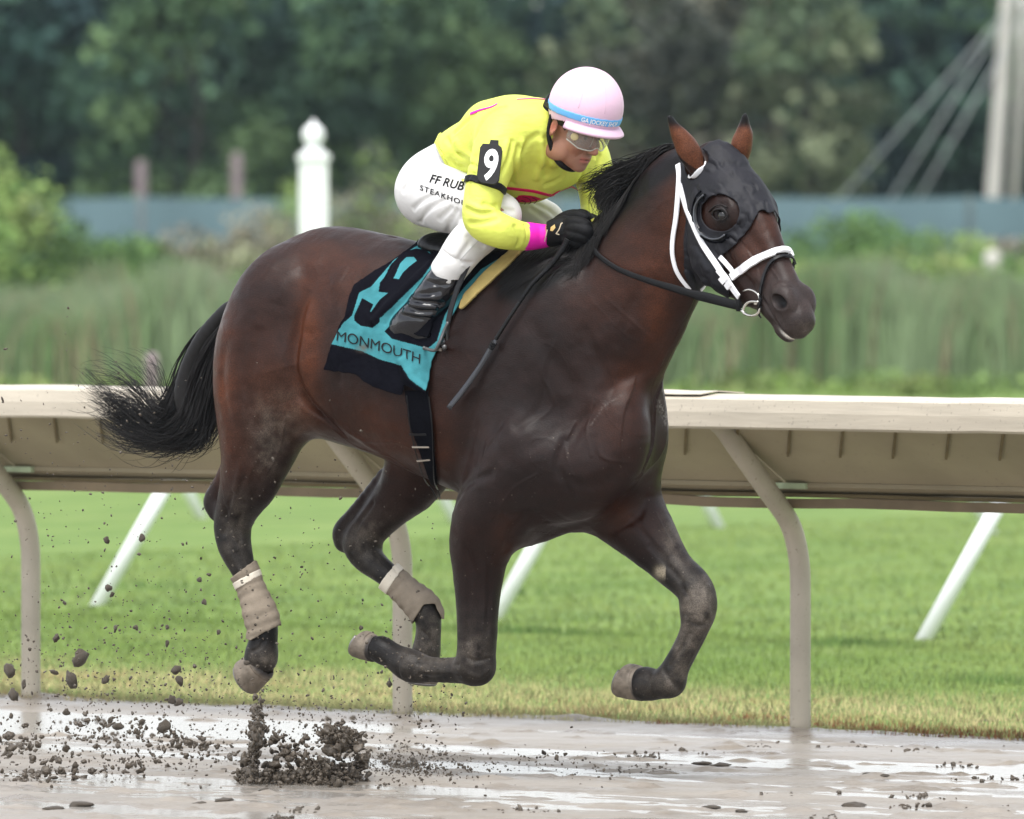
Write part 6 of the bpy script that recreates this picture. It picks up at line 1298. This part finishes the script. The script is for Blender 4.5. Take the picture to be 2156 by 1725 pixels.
MB().tube([tuple(gsurf(R(-84 + 168 * i / 30), 0)) for i in range(31)], .0022, 6).build('lower_frame', edge_m, gog); MB().tube([tuple(gsurf(R(-84 + 168 * i / 30), 1)) for i in range(31)], .004, 6).build('upper_frame', cap_blk, gog)
MB().tube([tuple(jp(.10 - .0 * t, -.018 + .004 * math.sin(t * 3), .012 - .04 * t)) for t in np.linspace(0, 1, 5)], .0012, 5).build('fold_line', edge_m, gog)
for sg in (-1, 1):
    c = Vector(gsurf(R(66 * sg), .55, .004)); n = (c - Vector(jp(.02, 0, 0))).normalized(); M = n.to_track_quat('Z', 'Y').to_matrix().to_4x4(); M.translation = c
    m2 = MB().lathe([(.0125, 0), (.0125, .0015), (.010, .003), (.006, .0026), (.004, .0034), (.001, .0034)], 18); m2.V = [tuple(M @ Vector(v)) for v in m2.V]; m2.build('vent', mat('yellow_vent', (.62, .52, .28), .5), gog)
    st_ = [jp(.038, .076 * sg, .0), jp(.0, .083 * sg, .020), jp(-.04, .086 * sg, .034), jp(-.085, .07 * sg, .03)]
    strap3('strap', [Vector(p) for p in catmull([tuple(p) for p in st_], 4)], [Vector(JR[1]) * sg] * 13, [.0075] * 13, cap_blk, gog, .001, .002)
# number badge on the sleeve
bd = empty('number_badge'); bd.parent = rider
bc = [(1015, 297), (1020, 303), (1046, 303), (1056, 308), (1058, 318), (1049, 382), (1042, 390), (1012, 385), (1004, 376), (1011, 312)]
hb = [hit(x, y, jb) for x, y in bc]; n0 = sum((h[1] for h in hb), Vector()).normalized(); c0 = hit(1031, 345, jb)[0] + n0 * .009
outl = Z7([]) ; outl = [(1017, 303), (1048, 305), (1056, 311), (1058, 319), (1051, 381), (1045, 388), (1037, 390), (1013, 386), (1006, 380), (1004, 371), (1011, 311)]
def plate(name, pts, th, off, mat_, par, bev=.0):
    ps = [on_plane(x, y, c0, n0) + n0 * off for x, y in pts]; k = len(ps); mb = MB(); mb.V = [tuple(p) for p in ps] + [tuple(p - n0 * th) for p in ps]; mb.F = [tuple(range(k)), tuple(reversed(range(k, 2 * k)))] + [(i, k + i, k + (i + 1) % k, (i + 1) % k) for i in range(k)]; return mb.build(name, mat_, par, smooth=False, bevel=bev)
badge_m = mat('badge_plastic', (.004, .004, .005), .5, .25); plate('plate', outl, .006, .004, badge_m, bd, .0015); plate('tab', [(1033, 295), (1050, 296), (1049, 306), (1030, 305)], .005, .003, badge_m, bd, .001)
bm, w_ = text_mesh('9', bold=.03)
hgt = max(v.co.y for v in bm.verts); mnx = min(v.co.x for v in bm.verts)
for v in bm.verts:
    u, t = (v.co.x - mnx) / (w_ - mnx), v.co.y / hgt; v.co = on_plane(1015 + 30 * u + 9 * t - 1, 377 + 2 * u - 63 * t, c0, n0) + n0 * .0055
me = bpy.data.meshes.new('numeral'); bm.to_mesh(me); bm.free(); link('numeral', me, white_print, bd)
arm_axis = [(982, 378, 0), (992, 375, 0), (1010, 380, 0), (1035, 388, 0), (1052, 394, 0), (1062, 403, 0)]
strap('arm_band', [(a, b) for a, b, c in arm_axis], 16, badge_m, bd, .002, .005, bv=jb)

# ================================================================== REINS AND WHIP
def free_strap(name, pts, r, mat_, flat=(0, 1, 0), parent=None, n=5, rr=None):
    P = catmull([tuple(p) for p in pts], n); return MB().tube([tuple(p) for p in P], rr if rr is not None else r, 10, flat=None).build(name, mat_, parent)
reinm = mat('black_rein', (.005, .005, .006), .55, .2, noise=.2, bump=.4, bscale=160, bdist=.002)
A_ = on_plane(*Z2([(690, 1400)])[0]); 
def off_body(p, m): 
    q = np.array([p], float)
    for _ in range(4):
        d, g_ = HB.grad(q)
        if d[0] < m: q = q + g_ / np.linalg.norm(g_) * (m - d[0])
    return Vector(q[0])
rt = at_horse(empty('reins')); tag(rt, 'black rubber-grip reins running from the bit to the rider\'s hands', 'reins')
hnd = H(1224, 492, .10)
w0 = -A_.y; w1 = -hnd[1]; RPX = [(1563, 643), (1545, 641), (1500, 630), (1457, 619), (1410, 605), (1370, 593), (1330, 579), (1295, 563), (1265, 541), (1243, 517), (1228, 494), (1215, 484)]; L = []
for i, (x, y) in enumerate(RPX):
    t = i / (len(RPX) - 1); L.append(off_body(H(x, y, w0 + (w1 - w0) * t + .03 * math.sin(t * 3.14)), .012))
P = catmull([tuple(p) for p in L], 4); nP = len(P)
MB().tube([tuple(p) for p in P], [.0150 if 2 < i < 12 else (.0085 + .004 * math.exp(-((i - 12) / 8.0) ** 2)) for i in range(nP)], 10, flat=(0, -1, 0)).build('rein', reinm, rt)
MB().tube([tuple(P[1]), tuple(P[3])], .020, 12, flat=(0, -1, 0)).build('rein_keeper', reinm, rt)
FL = [mirror_pt for mirror_pt in []]
_A = Matrix(HF[1].tolist()); mh = lambda p: Vector(HF[0]) + _A.transposed() @ (Matrix.Diagonal((1, -1, 1)) @ (_A @ (Vector(p) - Vector(HF[0]))))
fp = [mh(L[0])] + [Vector(H(x, y - 3, w)) for x, y, w in ((1545, 640, -.10), (1500, 627, -.13), (1460, 616, -.14))] + [Vector(H(x, y, w)) for x, y, w in ((1415, 588, -.19), (1370, 560, -.20), (1300, 520, -.16))] + [Vector(H(1226, 484, -.05))]
MB().tube([tuple(p) for p in catmull([tuple(p) for p in fp], 4)], .008, 10).build('rein', reinm, rt)
wh = at_horse(empty('whip')); tag(wh, 'black riding whip slanting down across the horse\'s shoulder from the rider\'s hand', 'whip')
def wpt(x, y): return off_body(H(x, y, .16 + (y - 500) / 360 * .15), .02)
hl = [wpt(1196, 505), wpt(1185, 524), wpt(1160, 565), wpt(1132, 606), wpt(1108, 642)]; sh_ = [wpt(1108, 642), wpt(1085, 677), wpt(1055, 718)]; pp_ = [wpt(1058, 714), wpt(1045, 733), wpt(1012, 776), wpt(975, 822), wpt(944, 860)]
P = catmull([tuple(p) for p in hl], 12); MB().tube([tuple(p) for p in P], [.0112 - .0052 * i / len(P) + .0010 * (i % 3 == 0) for i in range(len(P))], 10).build('grip', reinm, wh)
P = catmull([tuple(p) for p in sh_], 14); MB().tube([tuple(p) for p in P], [.006 + .0008 * (i % 2) for i in range(len(P))], 8).build('shaft', black_leather, wh)
P = catmull([tuple(p) for p in pp_], 5); MB().tube([tuple(p) for p in P], [.006 if i < 3 else .0102 for i in range(len(P))], 10, flat=(0, -1, 0)).build('popper', mat('padded_flap', (.016, .017, .022), .25, .6), wh)
for i in range(3): p = Vector(P[3 + i // 1]) if i < 2 else Vector(P[5]); MB().tube([tuple(p), tuple(p + Vector((-.004, 0, -.004)))], .0105, 10).build('whipping', reinm, wh)
print('rider done', _tm.time() - _t0)
# ================================================================== FLYING MUD
clod_m = mat('wet_clod', (.075, .059, .043), .42, .4, noise=.3, nscale=60, bump=.6, bscale=140, bdist=.006)
gm = np.random.default_rng(21)
def ico(sub, seed):
    bm = bmesh.new(); bmesh.ops.create_icosphere(bm, subdivisions=sub, radius=1.0); g_ = np.random.default_rng(seed); A_ = g_.normal(size=(5, 3)) * 2.2; ph = g_.random(5) * 6
    for v in bm.verts:
        p = np.array(v.co); k = 1 + .30 * sum(math.sin(a @ p + f) for a, f in zip(A_, ph)) / 2 + .16 * math.sin((p @ A_[0]) * 3.2 + ph[1]) + .12 * math.sin((p @ A_[1]) * 4.1 + ph[2]) ; v.co = Vector(p * max(.35, k) * [1, .9, .75])
    V = np.array([v.co[:] for v in bm.verts]); F = np.array([[v.index for v in f.verts] for f in bm.faces]); bm.free(); return V, F
ICO = [ico(2, i) for i in range(6)]; ICO1 = [ico(1, 30 + i) for i in range(5)]
def pile(name, pts, sizes, base, label, cat):
    V = []; F = []; n = 0
    for p, s_ in zip(pts, sizes):
        v, f = base[gm.integers(0, len(base))]; q = gm.normal(size=(3, 3)); q, _ = np.linalg.qr(q); V.append((v * s_ * gm.uniform(.45, 1.9, 3)) @ q + p); F.append(f + n); n += len(v)
    F = np.vstack(F); me = mesh_np(name, np.vstack(V), F); o = link(name, me, clod_m); tag(o, label, cat, kind='stuff'); return o
def sample(segs, n, sp, Y0, Yr):
    """points scattered round picture-space lines, at depth Y0 +- Yr"""
    P = []
    w = np.array([s_[4] for s_ in segs]); w = w / w.sum()
    for k in gm.choice(len(segs), n, p=w):
        x0, y0, x1, y1, _, spx, spy = segs[k]; t = gm.random(); x = x0 + (x1 - x0) * t + gm.normal() * spx; y = y0 + (y1 - y0) * t + gm.normal() * spy; Y = Y0 + gm.normal() * Yr; p = at_depth(x, y, Y)
        p[2] = max(p[2], .002); P.append(p)
    return np.array(P)
SEG = [(524, 1645, 545, 1520, 1.2, 8, 8), (505, 1648, 620, 1655, 2.2, 8, 7), (620, 1655, 735, 1648, 1.9, 8, 7), (735, 1648, 768, 1590, .7, 6, 8), (690, 1550, 745, 1560, 2.2, 14, 14), (650, 1610, 740, 1635, 1.5, 14, 12), (585, 1560, 640, 1600, .6, 16, 14), (540, 1540, 545, 1480, .3, 5, 14), (530, 1630, 740, 1650, 2.6, 20, 10)]
pts = sample(SEG, 3200, 0, 27.55, .10); pile('mud_splash', pts, np.clip(gm.lognormal(-5.5, .5, len(pts)), .0015, .0125), ICO, 'dark crown of mud thrown up where a hoof has just left the track', 'mud splash')
SEG2 = [(0, 1560, 140, 1600, 1.6, 30, 28), (0, 1640, 160, 1630, 1.6, 40, 8), (180, 1520, 420, 1560, 1, 40, 14), (380, 1560, 470, 1585, .9, 30, 14), (240, 1620, 330, 1590, .8, 30, 20), (160, 1540, 290, 1640, 1, 50, 30)]
pts = sample(SEG2, 600, 0, 27.9, .25); pile('mud_spatter', pts, np.clip(gm.lognormal(-5.6, .5, len(pts)), .0015, .010), ICO, 'loose clods of mud scattered low over the track behind the horse', 'mud clods')
SEG3 = [(0, 1400, 460, 1500, 1.2, 90, 90), (300, 1350, 560, 1450, .6, 90, 120), (540, 1480, 760, 1560, .8, 60, 50), (800, 1400, 950, 1520, .5, 50, 80), (790, 1600, 960, 1640, 1.5, 60, 20), (1100, 1600, 1300, 1640, .3, 60, 20), (0, 900, 400, 1200, .5, 120, 150), (560, 1000, 800, 1300, .4, 120, 120), (20, 1560, 500, 1600, .8, 90, 60)]
pts = sample(SEG3, 4200, 0, 27.8, .5); pile('mud_spray', pts, np.clip(gm.lognormal(-6.15, .45, len(pts)), .001, .005), ICO1, 'fine drops and crumbs of mud hanging in the air behind and below the horse', 'mud spray')
clods = [(170, 1386, 19), (152, 1432, 14), (113, 1416, 8), (118, 1344, 8), (243, 1324, 7), (222, 1432, 9), (224, 1138, 7), (300, 1133, 6), (376, 1478, 13), (362, 1474, 9), (430, 1268, 6), (378, 1434, 9), (370, 1410, 10), (20, 1412, 11), (30, 1464, 12), (50, 1440, 8), (286, 1322, 6), (136, 1270, 6), (420, 1220, 6), (352, 1355, 6), (228, 1238, 9), (236, 1252, 6), (535, 1500, 10), (820, 1440, 7), (300, 1520, 8), (250, 1530, 9), (232, 1516, 6), (345, 1530, 12), (140, 1500, 7), (24, 1508, 7), (352, 1320, 5), (520, 1395, 5), (760, 1322, 5), (1145, 1585, 5), (1172, 1596, 6), (1190, 1588, 5), (888, 1300, 4), (460, 1330, 5)]
cm0 = [mesh_np('mud_clod', v, f) for v, f in ICO]
for i, (x, y, rr) in enumerate(clods):
    o = link('mud_clod', cm0[i % 6], clod_m); o.location = at_depth(x, y, 27.7 + .3 * gm.normal()); s_ = rr * U; o.scale = (s_ * gm.uniform(.8, 1.3), s_, s_ * gm.uniform(.7, 1.1)); o.rotation_euler = tuple(gm.random(3) * 6); tag(o, {0: 'largest clod of mud in the air, right of the left rail post', 1: 'second largest flying clod, just below the largest one', 8: 'ragged clod low in the air, left of the splash and above the track', 13: 'flying clod left of the foot of the left rail post', 14: 'flying clod level with the foot of the left rail post',
        6: 'small clod flying in front of the white slanted leg at the left', 27: 'clod skimming the track left of the splash', 32: 'clod at the very top of the splash\'s left plume'}.get(i, 'dark clod of mud flying in the air behind the horse\'s hooves'), 'mud clod', 'flying clods of mud')
# lumps lying on the track ahead of the horse
for i, (x, y, rr) in enumerate([(1515, 1618, 16), (1480, 1612, 12), (1560, 1622, 9), (1700, 1545, 5), (1860, 1640, 12), (1830, 1635, 8), (1365, 1600, 8), (1800, 1700, 16), (1500, 1705, 14), (1560, 1712, 9), (170, 1700, 16), (110, 1708, 12), (560, 1670, 12), (470, 1690, 14), (420, 1696, 10), (980, 1505, 9), (1010, 1512, 6)]):
    o = link('mud_lump', cm0[(i + 2) % 6], clod_m); g_ = ground(x, y); o.location = tuple(g_ + [0, 0, .006]); s_ = rr * U; o.scale = (s_ * 1.5, s_ * 1.3, s_ * .55); o.rotation_euler = (0, 0, float(gm.random() * 6)); tag(o, {0: 'largest lump of mud lying on the track ahead of the horse', 1: 'lump of mud touching the left side of the largest one', 7: 'lump of mud at the bottom edge, right of centre', 10: 'lump of mud at the bottom edge, far left', 4: 'lump of mud lying on the track at the right, below the post'}.get(i, 'low lump of mud lying on the wet track'), 'mud lump', 'lumps of mud lying on the track')

# crumbs of churned mud lying in streaks over the wet surface
P = []
for k in range(44):
    x = gm.uniform(-60, 2200); y = 1505 + 225 * gm.random() ** .9; L_ = gm.uniform(20, 110)
    for q in range(int(gm.integers(10, 34))):
        p = ground(x + gm.normal() * L_ * .5, y + gm.normal() * 3.5); P.append(p + [0, 0, .006])
P = np.array(P); pile('mud_crumbs', P, np.clip(gm.lognormal(-5.5, .45, len(P)), .002, .012), ICO1, 'dark crumbs of churned mud lying in streaks on the wet track', 'mud crumbs')
